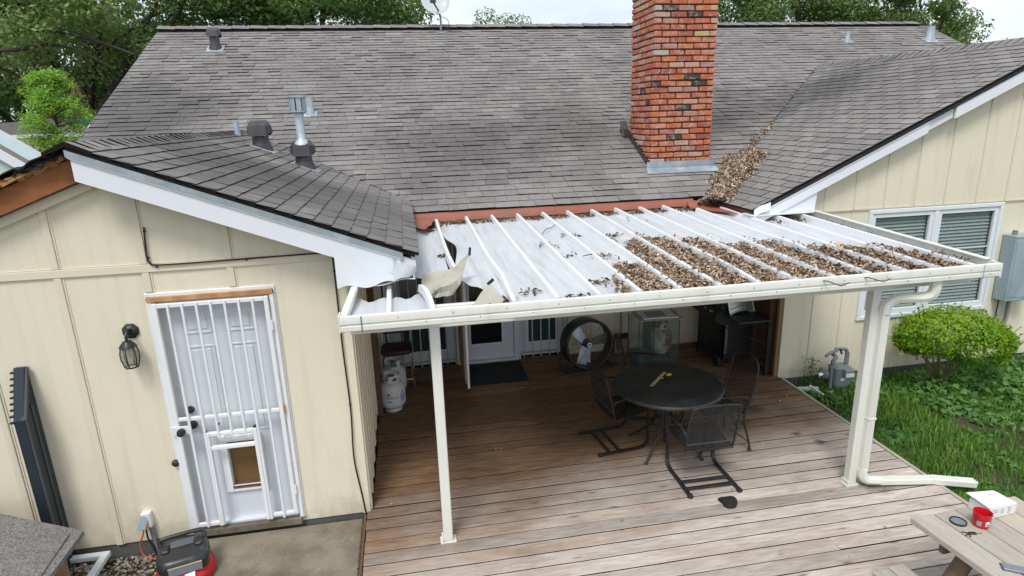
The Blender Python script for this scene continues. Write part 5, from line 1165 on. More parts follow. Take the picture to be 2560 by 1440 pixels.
spring_chair('black mesh spring chair on sled runners, its back towards the slim post by the gable', (2.50, .66, 0), R(-83), 'chairs at the round table')
spring_chair('black mesh spring chair behind the table, in front of the glass tank', (2.98, 1.28, 0), R(-112), 'chairs at the round table')
rc = thing('wire_chair', 'black wire armchair with curved legs and arched back, beside the grill', 'chair', (3.52, .42, 0), R(90), 'chairs at the round table')
for s in (-1, 1):
    wire([(s * .24, .30, .012), (s * .255, .285, .10), (s * .235, .25, .28), (s * .24, .235, .40)], .011, 'leg', rc)
    wire([(s * .25, -.235, .012), (s * .245, -.215, .12), (s * .22, -.18, .28), (s * .225, -.17, .42), (s * .24, -.24, .68), (s * .22, -.28, .88)], .011, 'rear_leg', rc)
    wire([(s * .24, .235, .40), (s * .262, .24, .55), (s * .262, .15, .62), (s * .26, -.08, .62), (s * .235, -.21, .57)], .010, 'arm', rc)
    for y in (.30, -.235): m = MB(); m.lathe([(.020, 0), (.022, .012), (.012, .022)], 10, c=(s * (.24 if y > 0 else .25), y, 0)); m.build('foot', 'black_metal', rc)
    wire([(s * .245, .285, .10), (s * .2, .1, .22), (s * .2, -.05, .22), (s * .245, -.215, .10)], .007, 'leg_brace', rc)
m = MB(); m.grid(lambda u, v: (-.23 + .46 * u, .24 - .42 * v, .42 - .02 * v - .02 * math.sin(u * 3.14)), 8, 8, th=.004); m.build('seat', 'mesh_metal', rc, smooth=60)
wire([(-.235, .24, .42), (.235, .24, .42), (.225, -.18, .40), (-.225, -.18, .40), (-.235, .24, .42)], .009, 'seat_frame', rc, sm=0)
m = MB(); m.grid(lambda u, v: (-.215 + .43 * u, -.18 - .10 * v, .42 + (.44 + .05 * math.sin(u * 3.14)) * v), 8, 8, th=.004); m.build('backrest', 'mesh_open', rc, smooth=60)
wire([(-.22, -.28, .86), (-.16, -.29, .93), (0, -.295, .955), (.16, -.29, .93), (.22, -.28, .86)], .011, 'back_top', rc); wire([(-.225, -.272, .84), (0, -.285, .88), (.225, -.272, .84)], .007, 'back_rail', rc)
# small things on the table
m = MB(); m.box((-0.196, -.016, 0), (0.196, .016, .006), ch=.002); st = m.build('wooden_stick', 'stick', loc=(2.899, 0.522, .7235), rotz=R(47.1)); tag(st, 'flat bare wood stick lying on the round black table', 'stick')
m = MB(); m.add([(-0.184, -.008, .0068), (-0.161, -.008, .0068), (-0.159, .009, .0068), (-0.182, .006, .0068)], [(0, 1, 2, 3)]); m.build('stain', 'label_red', st)
m = MB(); m.prism([(-.025, 0), (.022, 0), (.028, .012), (.012, .016), (.008, .008), (-.02, .014)], .028, mat=Matrix.Translation((0, -.014, 0))); yc = m.build('yellow_clip', 'yellow', loc=(3.044, 0.592, .723), rotz=R(20)); tag(yc, 'small yellow plastic clip on the round black table', 'clip')
m = MB(); m.box((-.012, -.012, 0), (.014, .012, .007), ch=.003); wc = m.build('wood_chip', 'stick', loc=(2.944, 0.531, .7235), rotz=R(30)); tag(wc, 'tiny pale wood chip between the stick and the yellow clip', 'wood chip')

# drum fan
fn_ = thing('drum_fan', 'large black drum fan with bare metal blades standing before the back wall', 'fan', (2.775, 2.62, 0), R(6))
FR = Matrix.Translation((0, 0, .355)) @ Matrix.Rotation(R(-6), 4, 'X') @ Matrix.Rotation(R(90), 4, 'X')
m = MB(); m.lathe([(.335, .10), (.342, .11), (.345, .0), (.342, -.11), (.335, -.10), (.318, -.10), (.315, 0), (.318, .10), (.335, .10)], 48, mat=FR, cap=False); m.build('drum', 'black_metal', fn_, smooth=40)
m = MB(); m.tube([FR @ Vector((.325 * math.cos(R(k * 10)), .325 * math.sin(R(k * 10)), .105)) for k in range(36)], .022, 8, closed=True); m.build('rim', 'black_metal', fn_, smooth=60)
for k, a in enumerate((128, 258, 8)):
    def bl(u, v, a=a):
        r = .05 + .25 * u; w = .055 + .035 * u; q = (v - .5) * 2
        x, y = r, q * w; c, s = math.cos(R(a)), math.sin(R(a)); return FR @ Vector((x * c - y * s, x * s + y * c, q * .028 + .01))
    m = MB(); m.grid(bl, 8, 5, th=.003); m.build('blade', 'galv' if k < 2 else 'silver', fn_, smooth=60)
m = MB(); m.lathe([(0, .075), (.026, .073), (.030, .06), (.030, .05), (.06, .04), (.06, -.08), (0, -.09)], 20, mat=FR); m.build('motor', 'black_plastic', fn_, smooth=40)
m = MB(); m.lathe([(0, .118), (.030, .117), (.034, .108), (0, .10)], 20, mat=FR); m.build('badge', 'label_white', fn_, smooth=40)
m = MB(); m.box((-.013, -.011, .1185), (.013, .011, .1205), ch=.002, mat=FR); m.build('badge_mark', 'print_dark', fn_)
for k in range(10):
    rr = .05 + .028 * k; m = MB(); m.tube([FR @ Vector((rr * math.cos(R(j * 15)), rr * math.sin(R(j * 15)), .11)) for j in range(24)], .0012, 4, closed=True); m.build('guard_ring', 'black_metal', fn_)
for k in range(8): m = MB(); a = R(k * 45 + 10); m.tube([FR @ Vector((.03 * math.cos(a), .03 * math.sin(a), .112)), FR @ Vector((.32 * math.cos(a), .32 * math.sin(a), .108))], .002, 4); m.build('guard_spoke', 'black_metal', fn_)
for s in (-1, 1):
    wire([(s * .36, .0, .355), (s * .375, -.02, .20), (s * .36, -.06, .04), (s * .34, -.14, .014)], .012, 'stand_leg', fn_); wire([(s * .34, -.14, .014), (s * .33, .18, .014)], .012, 'stand_foot', fn_, sm=0)
wire([(-.34, -.14, .014), (.34, -.14, .014)], .012, 'stand_bar', fn_, sm=0)
wire([(.2, .1, .1), (.4, .0, .012), (.6, -.15, .008), (.8, -.12, .008)], .006, 'power_cord', fn_, 'cable_black')

# gas cylinders
def gas_tank(label, loc, rot, mat, labels=True, name='propane_tank'):
    t = thing(name, label, 'gas cylinder', loc, rot)
    m = MB(); m.lathe([(.105, 0), (.105, .03), (.10, .035), (.10, .004)], 28, cap=False); m.build('foot_ring', mat, t, smooth=40)
    m = MB(); m.lathe([(.06, .025), (.12, .045), (.150, .085), (.155, .11), (.155, .28), (.150, .305), (.12, .345), (.06, .365), (0, .37)], 36); m.build('body', mat, t, smooth=50)
    m = MB(); n = 24
    for j in range(n):
        a0, a1 = 2 * math.pi * j / n, 2 * math.pi * (j + 1) / n
        for z0, z1 in ((.36, .385), (.385, .425), (.425, .45)):
            if z0 == .385 and (j % 8 in (2, 3)): continue
            if z0 > .38 and 9 <= j <= 15: continue
            m.add([(.10 * math.cos(a0), .10 * math.sin(a0), z0), (.10 * math.cos(a1), .10 * math.sin(a1), z0), (.10 * math.cos(a1), .10 * math.sin(a1), z1), (.10 * math.cos(a0), .10 * math.sin(a0), z1)], [(0, 1, 2, 3)])
    m.build('collar', mat, t)
    m = MB(); m.lathe([(.02, .365), (.02, .41), (.03, .415), (.03, .43), (0, .432)], 14); m.build('valve', 'pipe_grey', t, smooth=40)
    if labels:
        def patch(a0, a1, z0, z1, mt, nm, r=.1562):
            m = MB(); m.grid(lambda u, v: (r * math.cos(R(a0 + (a1 - a0) * u)), r * math.sin(R(a0 + (a1 - a0) * u)), z0 + (z1 - z0) * v), 6, 1); m.build(nm, mt, t)
        patch(-150, -30, .13, .27, 'label_white', 'wrap_label'); patch(-62, -34, .135, .24, 'label_blue', 'warning_panel', .1568); patch(-55, -46, .25, .27, 'label_red', 'hazard_mark', .1574)
        patch(-128, -90, .205, .212, 'label_red', 'print_line', .1568); patch(-128, -84, .192, .198, 'label_grey', 'print_line', .1568); patch(-120, -108, .235, .255, 'print_dark', 'print_mark', .1568); patch(-122, -100, .145, .165, 'label_grey', 'print_mark', .1568); patch(-82, -76, .20, .212, 'print_dark', 'print_mark', .1568)
    return t
gas_tank('white propane cylinder with printed label on the deck by the wall studs', (.185, 1.98, 0), R(10), 'tank_white')
gas_tank('white propane cylinder under the brown stool, behind another cylinder', (.20, 2.42, 0), R(60), 'tank_white', labels=False)
gas_tank('old pale propane cylinder with rust patches, standing behind the glass tank', (3.97, 2.93, 0), R(0), 'tank_rusty', labels=False)
# stool
so = thing('stool', 'stool with dark brown padded seat and chrome tube legs in the corner', 'stool', (.26, 2.58, 0), R(0))
m = MB(); n = 28; vs = []
for z, k in ((.50, .93), (.515, 1.0), (.545, 1.0), (.56, .94), (.563, .8)):
    for j in range(n):
        a = 2 * math.pi * j / n; c, s = math.cos(a), math.sin(a); vs.append((.20 * k * math.copysign(abs(c) ** .45, c), .18 * k * math.copysign(abs(s) ** .45, s), z))
m.add(vs, [(i * n + j, i * n + (j + 1) % n, (i + 1) * n + (j + 1) % n, (i + 1) * n + j) for i in range(4) for j in range(n)] + [tuple(range(n))[::-1], tuple(range(4 * n, 5 * n))]); m.build('seat', 'seat_brown', so, smooth=50)
for s in (-1, 1):
    wire([(.19 * s, -.16, .012), (.175 * s, -.14, .30), (.165 * s, -.13, .49), (.10 * s, -.12, .498)], .010, 'leg', so, 'chrome'); wire([(.19 * s, .16, .012), (.165 * s, .13, .49)], .010, 'leg', so, 'chrome', sm=0)
    wire([(.19 * s, -.16, .012), (.19 * s, .16, .012)], .010, 'floor_rail', so, 'chrome', sm=0)
wire([(-.18, -.148, .16), (.18, -.148, .16)], .008, 'foot_rail', so, 'chrome', sm=0); wire([(-.168, .132, .50), (-.172, .165, .80), (.0, .17, .82), (.172, .165, .80), (.168, .132, .50)], .010, 'back_tube', so, 'chrome')
m = MB(); m.box((-.17, .15, .68), (.17, .185, .86), ch=.015); m.build('backrest', 'seat_brown', so)
# door mat
m = MB(); m.box((1.15, 2.37, .001), (1.93, 3.06, .010), ch=.004); mt_ = m.build('door_mat', 'rubber'); tag(mt_, 'black ribbed rubber door mat before the patio door', 'door mat')
for k in range(24): m = MB(); m.box((1.17, 2.40 + .0265 * k, .0105), (1.91, 2.412 + .0265 * k, .013)); m.build('mat_rib', 'rubber', mt_)
# glass tank and the tray on it
gt = thing('glass_tank', 'empty frameless glass aquarium standing on end by the back wall', 'glass tank', (3.72, 2.72, 0))
for a, b in (((-.24, -.20, .01), (.34, -.194, .62)), ((-.24, .20, .01), (.34, .206, .62)), ((-.24, -.193, .01), (-.234, .199, .62)), ((.334, -.193, .01), (.34, .199, .62)), ((-.02, -.193, .01), (-.014, .199, .61))): m = MB(); m.box(a, b); m.build('pane', 'tank_glass', gt)
for x, y in ((-.24, -.2), (.34, -.2), (-.02, -.2), (-.24, .203), (.34, .203)): m = MB(); m.box((x - .004, y - .004, .0), (x + .004, y + .004, .625)); m.build('seam', 'teal_glass', gt)
m = MB(); m.box((-.245, -.205, 0), (.345, .21, .009)); m.build('tank_base', 'teal_glass', gt)
ty = thing('tray', 'shallow pale tray with papers resting on top of the glass tank', 'tray', (3.80, 2.70, .628), R(-4))
m = MB(); m.box((-.30, -.22, 0), (.30, .22, .012), ch=.003); m.build('tray_board', 'tan_fascia', ty)
m = MB(); m.box((-.24, -.18, .013), (.24, .18, .026), ch=.003); m.box((-.25, -.19, .026), (.25, -.18, .034)); m.build('tray_dish', 'card_white', ty)
m = MB(); m.box((-.16, -.12, .0265), (.10, .10, .032), ch=.002); m.build('paper_stack', 'label_grey', ty)
# broom
br = thing('broom', 'grey broom with long handle leaning against the back wall', 'broom', (3.41, 3.06, 0))
m = MB(); m.tube([(0, -.05, .30), (-.01, .06, 1.45)], .012, 8); m.build('handle', 'pipe_grey', br, smooth=50); m = MB(); m.box((-.10, -.085, .22), (.10, -.035, .30), ch=.01); m.build('broom_head', 'black_plastic', br); m = MB(); m.box((-.11, -.09, .01), (.11, -.03, .22), ch=.004); m.build('bristles', 'dead_frond', br)

# grill
gr = thing('gas_grill', 'black gas grill with control knobs and folding side shelf beside the bare studs', 'grill', (4.70, 2.35, 0))
m = MB(); m.box((-.20, -.17, .10), (.24, .50, .70), ch=.006); m.build('cabinet', 'black_metal', gr)
m = MB(); m.prism([(-.31, .66), (-.20, .60), (.25, .60), (.25, .80), (-.20, .80), (-.31, .74)], .70, mat=Matrix.Translation((0, -.18, 0))); m.build('firebox', 'black_metal', gr)
for k in range(4):
    y = -.08 + .15 * k; q = Matrix.Translation((-.305, y, .765)) @ Matrix.Rotation(R(-58), 4, 'Y'); m = MB(); m.lathe([(.026, 0), (.026, .01), (.02, .03), (0, .032)], 16, mat=q); m.build('knob', 'black_plastic', gr, smooth=40)
    m = MB(); m.box((-.006, -.024, .03), (.006, .024, .036), mat=q); m.build('knob_mark', 'label_white', gr); m = MB(); m.box((-.02, .032, .001), (.02, .04, .006), mat=q); m.build('knob_label', 'label_white', gr)
m = MB(); n = 10; poly = [(-.20, .801)] + [(.02 - .24 * math.cos(math.pi * i / n), .82 + .22 * math.sin(math.pi * i / n)) for i in range(n + 1)] + [(.25, .801)]
m.prism(poly, .68, mat=Matrix.Translation((0, -.16, 0))); m.build('lid', 'black_metal', gr, smooth=30)
wire([(-.25, -.05, .88), (-.29, .0, .89), (-.29, .32, .89), (-.25, .37, .88)], .010, 'lid_handle', gr, 'galv')
m = MB(); m.box((-.20, -.575, .735), (.26, -.185, .762), ch=.006); m.build('side_shelf', 'black_plastic', gr)
for (x, y) in ((.23, -.55), (.22, .46), (-.18, .46), (-.18, -.15)): m = MB(); m.box((x - .02, y - .02, .0), (x + .02, y + .02, .734), ch=.003); m.build('leg', 'black_metal', gr)
for a, b in (((-.18, -.2, .58), (.22, -.55, .42)), ((-.18, -.2, .16), (.22, -.55, .16)), ((-.18, -.2, .26), (.22, -.55, .26))): wire([a, b], .008, 'brace', gr, sm=0)
m = MB(); m.box((-.16, -.183, .18), (-.115, -.171, .60), ch=.01); m.build('door_handle', 'chrome', gr)
for y in (.40, -.12): m = MB(); m.lathe([(0, -.02), (.07, -.02), (.075, 0), (.07, .02), (0, .02)], 20, mat=Matrix.Translation((-.22, y, .075)) @ Matrix.Rotation(R(90), 4, 'Y')); m.build('wheel', 'rubber', gr, smooth=40)
stt = thing('grill_tray', 'crumpled silver metal tray leaning on the grill shelf', 'tray', (4.74, 2.10, .764), R(8))
def trayfn(u, v):
    x = -.19 + .38 * u; return (x, .02 + .10 * v, .0 + .045 * math.sin(u * 3.1) * (1 - v) * (u < .8) + (.24 + .02 * u) * v)
m = MB(); m.grid(trayfn, 16, 8, th=.006); m.build('tray_sheet', 'silver', stt, smooth=40)
wire([trayfn(u, v) for u, v in [(i / 12, 0) for i in range(13)] + [(1, j / 6) for j in range(1, 7)]], .010, 'rolled_edge', stt, 'silver', sm=0); wire([(x, y - .012, z) for x, y, z in [trayfn(.1 + .8 * i / 8, .25) for i in range(9)]], .006, 'pressed_rib', stt, 'silver', sm=0)

# black cap on the deck
cp = thing('cap', 'black cap lying flat on the weathered deck boards', 'cap', (3.109, -0.580, .0))
def cap_mesh():
    out = smoothpath([(x, y, 0) for x, y in [(-0.063, 0.066), (-0.035, 0.068), (0.023, 0.068), (0.064, 0.065), (0.095, 0.043), (0.089, -0.004), (0.059, -0.051), (0.023, -0.085), (-0.015, -0.091), (-0.054, -0.073), (-0.064, -0.03), (-0.056, -0.008), (-0.066, 0.03)]] + [(-0.063, 0.066, 0)], 3)[:-1]; n = len(out); m = MB(); vs = []
    for k, h in ((1.0, .001), (.97, .012), (.80, .026), (.5, .040), (.2, .045)): vs += [(p.x * k + .012 * (1 - k), p.y * k, h + .004 * mnoise.noise((p.x * 30, p.y * 30, k))) for p in out]
    m.add(vs + [(.012, 0, .045)], [(r * n + i, r * n + (i + 1) % n, (r + 1) * n + (i + 1) % n, (r + 1) * n + i) for r in range(4) for i in range(n)] + [(4 * n + i, 4 * n + (i + 1) % n, 5 * n) for i in range(n)]); m.build('crown', 'cap_black', cp, smooth=60)
cap_mesh()
m = MB(); m.tube([(-0.035 + .01, 0.068 - .01, .020), (-.02, .0, .040), (-0.064 + .02, -0.03 + .015, .024)], .004, 6); m.build('brim_seam', 'print_dark', cp)

# litter on the deck
P = np.array([(random.uniform(.15, 5.0), random.uniform(-2.6, 2.4), .006) for _ in range(70)])
tag(leafmesh('leaf_scraps', P, np.tile([0, 0, 1.0], (len(P), 1)), .032, 'dry_leaf', tilt=.25), 'small dry leaf scraps strewn over the deck boards', 'leaves', kind='stuff')

# ================================================================== RIGHT YARD
eb = thing('electrical_box', 'blue grey metal electrical cabinet on the cream wall beside the window', 'electrical box', (8.25, YRW, .82))
m = MB(); m.box((-.17, -.20, 0), (.25, -.012, .86), ch=.008); m.build('cabinet', 'blue_grey', eb)
m = MB(); m.box((-.172, -.205, .84), (.255, -.008, .862), ch=.004); m.build('hood', 'blue_grey', eb)
m = MB(); m.box((-.15, -.206, .05), (.23, -.201, .80), ch=.003); m.build('cover', 'blue_grey', eb)
m = MB(); m.lathe([(.03, 0), (.03, -.06)], 12, c=(-.10, -.1, .92)); m.build('hub', 'pipe_grey', eb); m = MB(); m.lathe([(.02, -.95), (.02, 0)], 10, c=(.05, -.06, 0)); m.build('conduit', 'pipe_grey', eb)
m = MB(); m.tube(smoothpath([(8.18, YRW - .03, .84), (8.17, YRW - .03, .5), (8.13, YRW - .03, .2), (8.10, YRW - .04, -.08)], 5), .008, 6); tag(m.build('ground_wire', 'cable_black', smooth=60), 'black wire running down the wall below the electrical cabinet', 'cable')
gm = thing('gas_meter', 'grey gas meter with regulator and pipework standing by the cream wall', 'gas meter', (5.72, 1.47, GZ))
def rbox(name, mat, sec, parent, n=28, e=.45):
    m = MB(); vs = []
    for z, a, b, ox, oy in sec:
        for j in range(n):
            t = 2 * math.pi * j / n; c, s = math.cos(t), math.sin(t); vs.append((ox + a * math.copysign(abs(c) ** e, c), oy + b * math.copysign(abs(s) ** e, s), z))
    k = len(sec); m.add(vs, [(i * n + j, i * n + (j + 1) % n, (i + 1) * n + (j + 1) % n, (i + 1) * n + j) for i in range(k - 1) for j in range(n)] + [tuple(range(n))[::-1], tuple(range((k - 1) * n, k * n))]); return m.build(name, mat, parent, smooth=45)
rbox('meter_body', 'meter_grey', [(.05, .06, .05, .02, 0), (.07, .095, .08, .02, 0), (.14, .12, .095, .02, 0), (.30, .115, .095, .02, 0), (.345, .12, .10, .02, 0), (.36, .09, .075, .02, 0)], gm)
m = MB(); m.box((-.01, -.145, .24), (.125, -.09, .345), ch=.012); m.build('index_box', 'meter_grey', gm); m = MB(); m.box((0, -.150, .25), (.115, -.1455, .30)); m.build('index_plate', 'label_white', gm); m = MB(); m.box((-.03, -.104, .19), (.03, -.0985, .225)); m.build('serial_plate', 'label_white', gm)
wire([(-.08, 0, .33), (-.085, 0, .42), (-.05, .0, .47), (-.04, .08, .48)], .026, 'inlet_pipe', gm, 'meter_grey'); wire([(.09, 0, .33), (.095, 0, .43), (.085, .0, .55), (.02, .0, .575), (-.06, .02, .57)], .022, 'outlet_pipe', gm, 'pipe_grey')
wire([(.15, .05, .30), (.15, .05, .50)], .022, 'union_pipe', gm, 'pipe_grey', sm=0); wire([(-.05, .0, .56), (-.16, -.02, .54), (-.22, -.03, .51)], .02, 'valve_arm', gm, 'pipe_grey'); wire([(-.02, -.02, .585), (0, -.03, .52)], .012, 'valve_lever', gm, 'black_metal', sm=0)
m = MB(); m.lathe([(0, -.05), (.04, -.05), (.075, -.01), (.08, .01), (.05, .04), (0, .045)], 20, mat=Matrix.Translation((-.20, 0, .27)) @ Matrix.Rotation(R(70), 4, 'Y')); m.build('regulator', 'meter_grey', gm, smooth=40)
m = MB(); m.lathe([(0, 0), (.035, 0), (.035, .05), (.02, .06), (0, .06)], 14, mat=Matrix.Translation((-.24, -.02, .27)) @ Matrix.Rotation(R(-110), 4, 'Y')); m.build('regulator_cap', 'chrome', gm, smooth=40)
wire([(-.20, 0, .27), (-.08, 0, .27)], .02, 'regulator_pipe', gm, 'meter_grey', sm=0); wire([(-.11, -.03, .02), (-.11, -.02, .36)], .022, 'riser', gm, 'pipe_grey', sm=0)
m = MB(); m.box((-.15, -.09, .0), (-.07, -.0, .05), ch=.01); m.build('riser_clamp', 'label_white', gm)
m = MB(); m.bar((5.22, 1.52, -.10), (5.46, 1.46, -.09), .05, .05, ch=.006); m.bar((5.36, 1.50, -.06), (5.44, 1.32, -.12), .03, .04, ch=.006); tag(m.build('wood_scrap', 'card_white'), 'pale broken trim board lying between the deck corner and gas meter', 'wood scrap')

# ---- shrub
sh = thing('boxwood_shrub', 'bright green clipped shrub with bare stems under the window', 'shrub', (6.95, 1.20, GZ))
def shrub():
    P = []; N = []; c0 = Vector((.08, -.02, .70)); lob = [(Vector((-.30, .0, .06)), .42), (Vector((.28, .02, -.06)), .46), (Vector((0, .05, .05)), .48), (Vector((-.52, 0, .02)), .24), (Vector((.58, 0, -.12)), .28), (Vector((.1, -.2, .0)), .40)]
    n = 0
    while n < 12500:
        l, r_ = random.choice(lob); d = Vector((random.gauss(0, 1), random.gauss(0, 1), random.gauss(0, 1))).normalized()
        if d.z < -.75: continue
        rr = r_ * random.uniform(.72, 1.05) ** .6; bump_ = 1 + .22 * mnoise.noise(d * 3.3 + l * 3) + .07 * mnoise.noise(d * 11 + l)
        p = c0 + l + Vector((d.x * rr, d.y * rr * .9, d.z * rr * .70)) * bump_
        if any((Vector(((p - c0 - l2).x, (p - c0 - l2).y / .9, (p - c0 - l2).z / .7))).length < r2 * .72 for l2, r2 in lob): continue
        P.append(p); N.append(d); n += 1
    P = np.array([tuple(p) for p in P]); N = np.array([tuple(p) for p in N])
    up = np.clip(.46 + .38 * N[:, 2] + rng.normal(0, .20, len(P)) + .5 * np.array([mnoise.noise(tuple(p * 6)) for p in P]), .02, 1)  # upper leaves tinted lighter, lower ones darker: shading painted into the foliage
    S1 = []
    for _ in range(70):
        a = random.randrange(len(P)); d = Vector(N[a]) + Vector((0, 0, .7)); d.normalize(); ln = random.uniform(.05, .13)
        for q_ in range(9): S1.append(tuple(Vector(P[a]) + d * ln * q_ / 8))
    S1 = np.array(S1); P = np.concatenate([P, S1]); N = np.concatenate([N, np.tile([0, 0, 1.0], (len(S1), 1))]); up = np.concatenate([up, rng.uniform(.5, 1, len(S1))])
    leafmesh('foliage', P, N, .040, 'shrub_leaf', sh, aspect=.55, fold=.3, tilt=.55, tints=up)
    for i in range(9):
        a = random.uniform(0, 6.28); e = Vector((math.cos(a) * random.uniform(.1, .45), math.sin(a) * .3, random.uniform(.5, .7)))
        m = MB(); m.tube(smoothpath([(random.uniform(-.14, .14), random.uniform(-.1, .1), 0), (e.x * .35, e.y * .4, .25), tuple(e)], 4), [.018] * 3 + [.014] * 3 + [.01] * 3, 6); m.build('stem', 'stem', sh, smooth=60)
shrub()
# ---- grass, ground cover
def yard_z(x, y): return GZ + .03 * mnoise.noise((x * 1.3, y * 1.3, 0)) + .015
m = MB(); m.grid(lambda u, v: (5.10 + 6.5 * u, -4.5 + 6.22 * v, yard_z(5.10 + 6.5 * u, -4.5 + 6.22 * v) - .004), 60, 60); tag(m.build('lawn', 'ground_soil', smooth=60), kind='structure')
def grass():
    n = 30000; x = 5.13 + rng.uniform(0, 1, n) ** 1.3 * 5.2; y = rng.uniform(-2.2, 1.68, n)
    d = np.array([mnoise.noise((a * 1.6, b * 1.6, 7)) for a, b in zip(x, y)]); keep = d + rng.normal(0, .25, n) > -.30; x, y, d = x[keep], y[keep], d[keep]
    z = np.array([yard_z(a, b) for a, b in zip(x, y)]); n = len(x)
    h = rng.uniform(.05, .13, n) * (1 + .4 * d); a = rng.uniform(0, 6.28, n); lean = rng.uniform(.1, .75, n)
    dx, dy = np.cos(a), np.sin(a); w = rng.uniform(.0035, .007, n)
    b0 = np.column_stack([x - dy * w, y + dx * w, z - .01]); b1 = np.column_stack([x + dy * w, y - dx * w, z - .01])
    m0 = np.column_stack([x + dx * h * lean * .4 - dy * w * .8, y + dy * h * lean * .4 + dx * w * .8, z + h * .6]); m1 = np.column_stack([x + dx * h * lean * .4 + dy * w * .8, y + dy * h * lean * .4 - dx * w * .8, z + h * .6])
    tp = np.column_stack([x + dx * h * lean, y + dy * h * lean, z + h * (1 - .35 * lean)])
    V = np.stack([b0, b1, m1, m0, tp], 1).reshape(-1, 3); k = np.arange(n)[:, None] * 5
    me = bpy.data.meshes.new('grass'); me.vertices.add(5 * n); me.vertices.foreach_set('co', V.ravel()); me.loops.add(9 * n); me.polygons.add(3 * n)
    me.loops.foreach_set('vertex_index', np.concatenate([k + [0, 1, 2], k + [0, 2, 3], k + [3, 2, 4]], 1).ravel().astype(np.int32)); me.polygons.foreach_set('loop_start', (np.arange(3 * n) * 3).astype(np.int32))
    at = me.attributes.new('tint', 'FLOAT', 'POINT'); at.data.foreach_set('value', np.repeat(np.clip(.45 + .3 * d + rng.normal(0, .2, n), .02, 1), 5).astype(np.float32))
    me.materials.append(MATS['grass_blade']); me.update(calc_edges=True); o = bpy.data.objects.new('grass', me); COL.objects.link(o)
    tag(o, 'short green lawn grass beside the deck', 'grass', kind='stuff')
grass()
def ivy():
    P = []; 
    while len(P) < 8500:
        x, y = random.uniform(5.2, 10.5), random.uniform(-1.6, 1.66)
        f = .9 if (y > .55 and x > 6.4) or (x > 7.2 and y > -.6) else (.45 if y > 1.0 else (.12 if x < 6.6 else .35))
        if mnoise.noise((x * 2, y * 2, 3)) * .9 + f > random.uniform(.1, .9): P.append((x, y, yard_z(x, y) + .02 + random.uniform(0, .16) * f * (.6 + mnoise.noise((x * 3, y * 3, 1)))))
    P = np.array(P); P[:, 2] = np.maximum(P[:, 2], GZ + .02)
    tag(leafmesh('ground_ivy', P, np.tile([-.1, -.3, 1.0], (len(P), 1)), .072, 'ivy_leaf', aspect=.75, fold=.25, tilt=.45), 'low leafy vines spreading over the ground below the shrub', 'ground cover', kind='stuff')
ivy()
P = np.array([(rng.uniform(5.15, 8.5), rng.uniform(-1.5, 1.6), GZ + .05) for _ in range(160)])
tag(leafmesh('lawn_leaves', P, np.tile([0, 0, 1.0], (len(P), 1)), .05, 'dark_dry_leaf', tilt=.4), 'brown fallen leaves scattered through the lawn', 'leaves', kind='stuff')
wd = thing('weed', 'small sprig of weed growing beside the gas meter regulator', 'weed', (5.45, 1.62, GZ))
P = np.array([(rng.normal(0, .05), rng.normal(0, .03), rng.uniform(.05, .45)) for _ in range(120)]); leafmesh('leaves', P, np.tile([0, -.5, .8], (len(P), 1)), .035, 'ivy_leaf', wd)
wire([(0, 0, 0), (.02, 0, .2), (0, .01, .42)], .004, 'stalk', wd, 'stem')

# ================================================================== PICNIC TABLE AND WHAT STANDS ON IT
pt = thing('picnic_table', 'weathered wooden picnic table with bench on the deck', 'picnic table', (4.055, -1.885, 0), R(3.9))
for k in range(5):
    x0 = -.433 + .1745 * k; m = MB(); m.box((x0, -1.85, .678), (x0 + .166, random.uniform(-.008, .004), .720 + random.uniform(-.002, .002)), ch=.005); m.build('plank', 'picnic', pt)
m = MB(); m.box((-.39, -.22, .59), (.39, -.18, .677), ch=.006); m.build('cleat', 'picnic_leg', pt); m = MB(); m.box((-.39, -1.6, .59), (.39, -1.56, .677), ch=.006); m.build('cleat', 'picnic_leg', pt)
for y in (-.27, -1.55):
    for s in (-1, 1): m = MB(); m.tube([(s * .20, y, .675), (s * .62, y, .0)], .052, 14); m.build('leg', 'picnic_leg', pt, smooth=40)
    m = MB(); m.bar((-.74, y - .06, .34), (.74, y - .06, .34), .04, .09, ch=.006); m.build('bench_arm', 'picnic_leg', pt)
for s in (-1, 1):
    for k in range(2): m = MB(); a = s * .62 + (k - .5) * .128; m.box((a - .061, -1.85, .385), (a + .061, -.06 + .01 * k, .42), ch=.005); m.build('bench_plank', 'picnic', pt)
rb = thing('red_tub', 'open red plastic tub with white label on the picnic table', 'tub', (3.985, -2.075, .722))
m = MB(); m.lathe([(.0, .0), (.044, .0), (.046, .004), (.051, .09), (.053, .094), (.053, .10), (.050, .10), (.048, .09), (.044, .008), (0, .006)], 32); m.build('tub_wall', 'red_plastic', rb, smooth=40)
def lab(a0, a1, z0, z1, mt, nm, r=.0492):
    m = MB(); m.grid(lambda u, v: ((r + .05 * (z0 + (z1 - z0) * v)) * math.cos(R(a0 + (a1 - a0) * u)), (r + .05 * (z0 + (z1 - z0) * v)) * math.sin(R(a0 + (a1 - a0) * u)), z0 + (z1 - z0) * v), 6, 2); m.build(nm, mt, rb)
lab(-112, -80, .025, .06, 'label_white', 'label'); lab(-60, -40, .02, .05, 'label_white', 'label'); lab(-165, -135, .02, .055, 'label_grey', 'label'); lab(-106, -86, .032, .040, 'print_dark', 'print_line', .0496)
ld = thing('lid', 'round black plastic lid lying on the picnic table beside the red tub', 'lid', (3.875, -2.02, .722)); m = MB(); m.lathe([(0, .004), (.043, .004), (.044, .012), (.048, .012), (.049, .0), (0, .0)], 32); m.build('lid_disc', 'black_plastic', ld, smooth=40)
m = MB(); m.lathe([(0, .0045), (.041, .0045), (.041, .006), (0, .006)], 32); m.build('lid_panel', 'grey_case', ld)
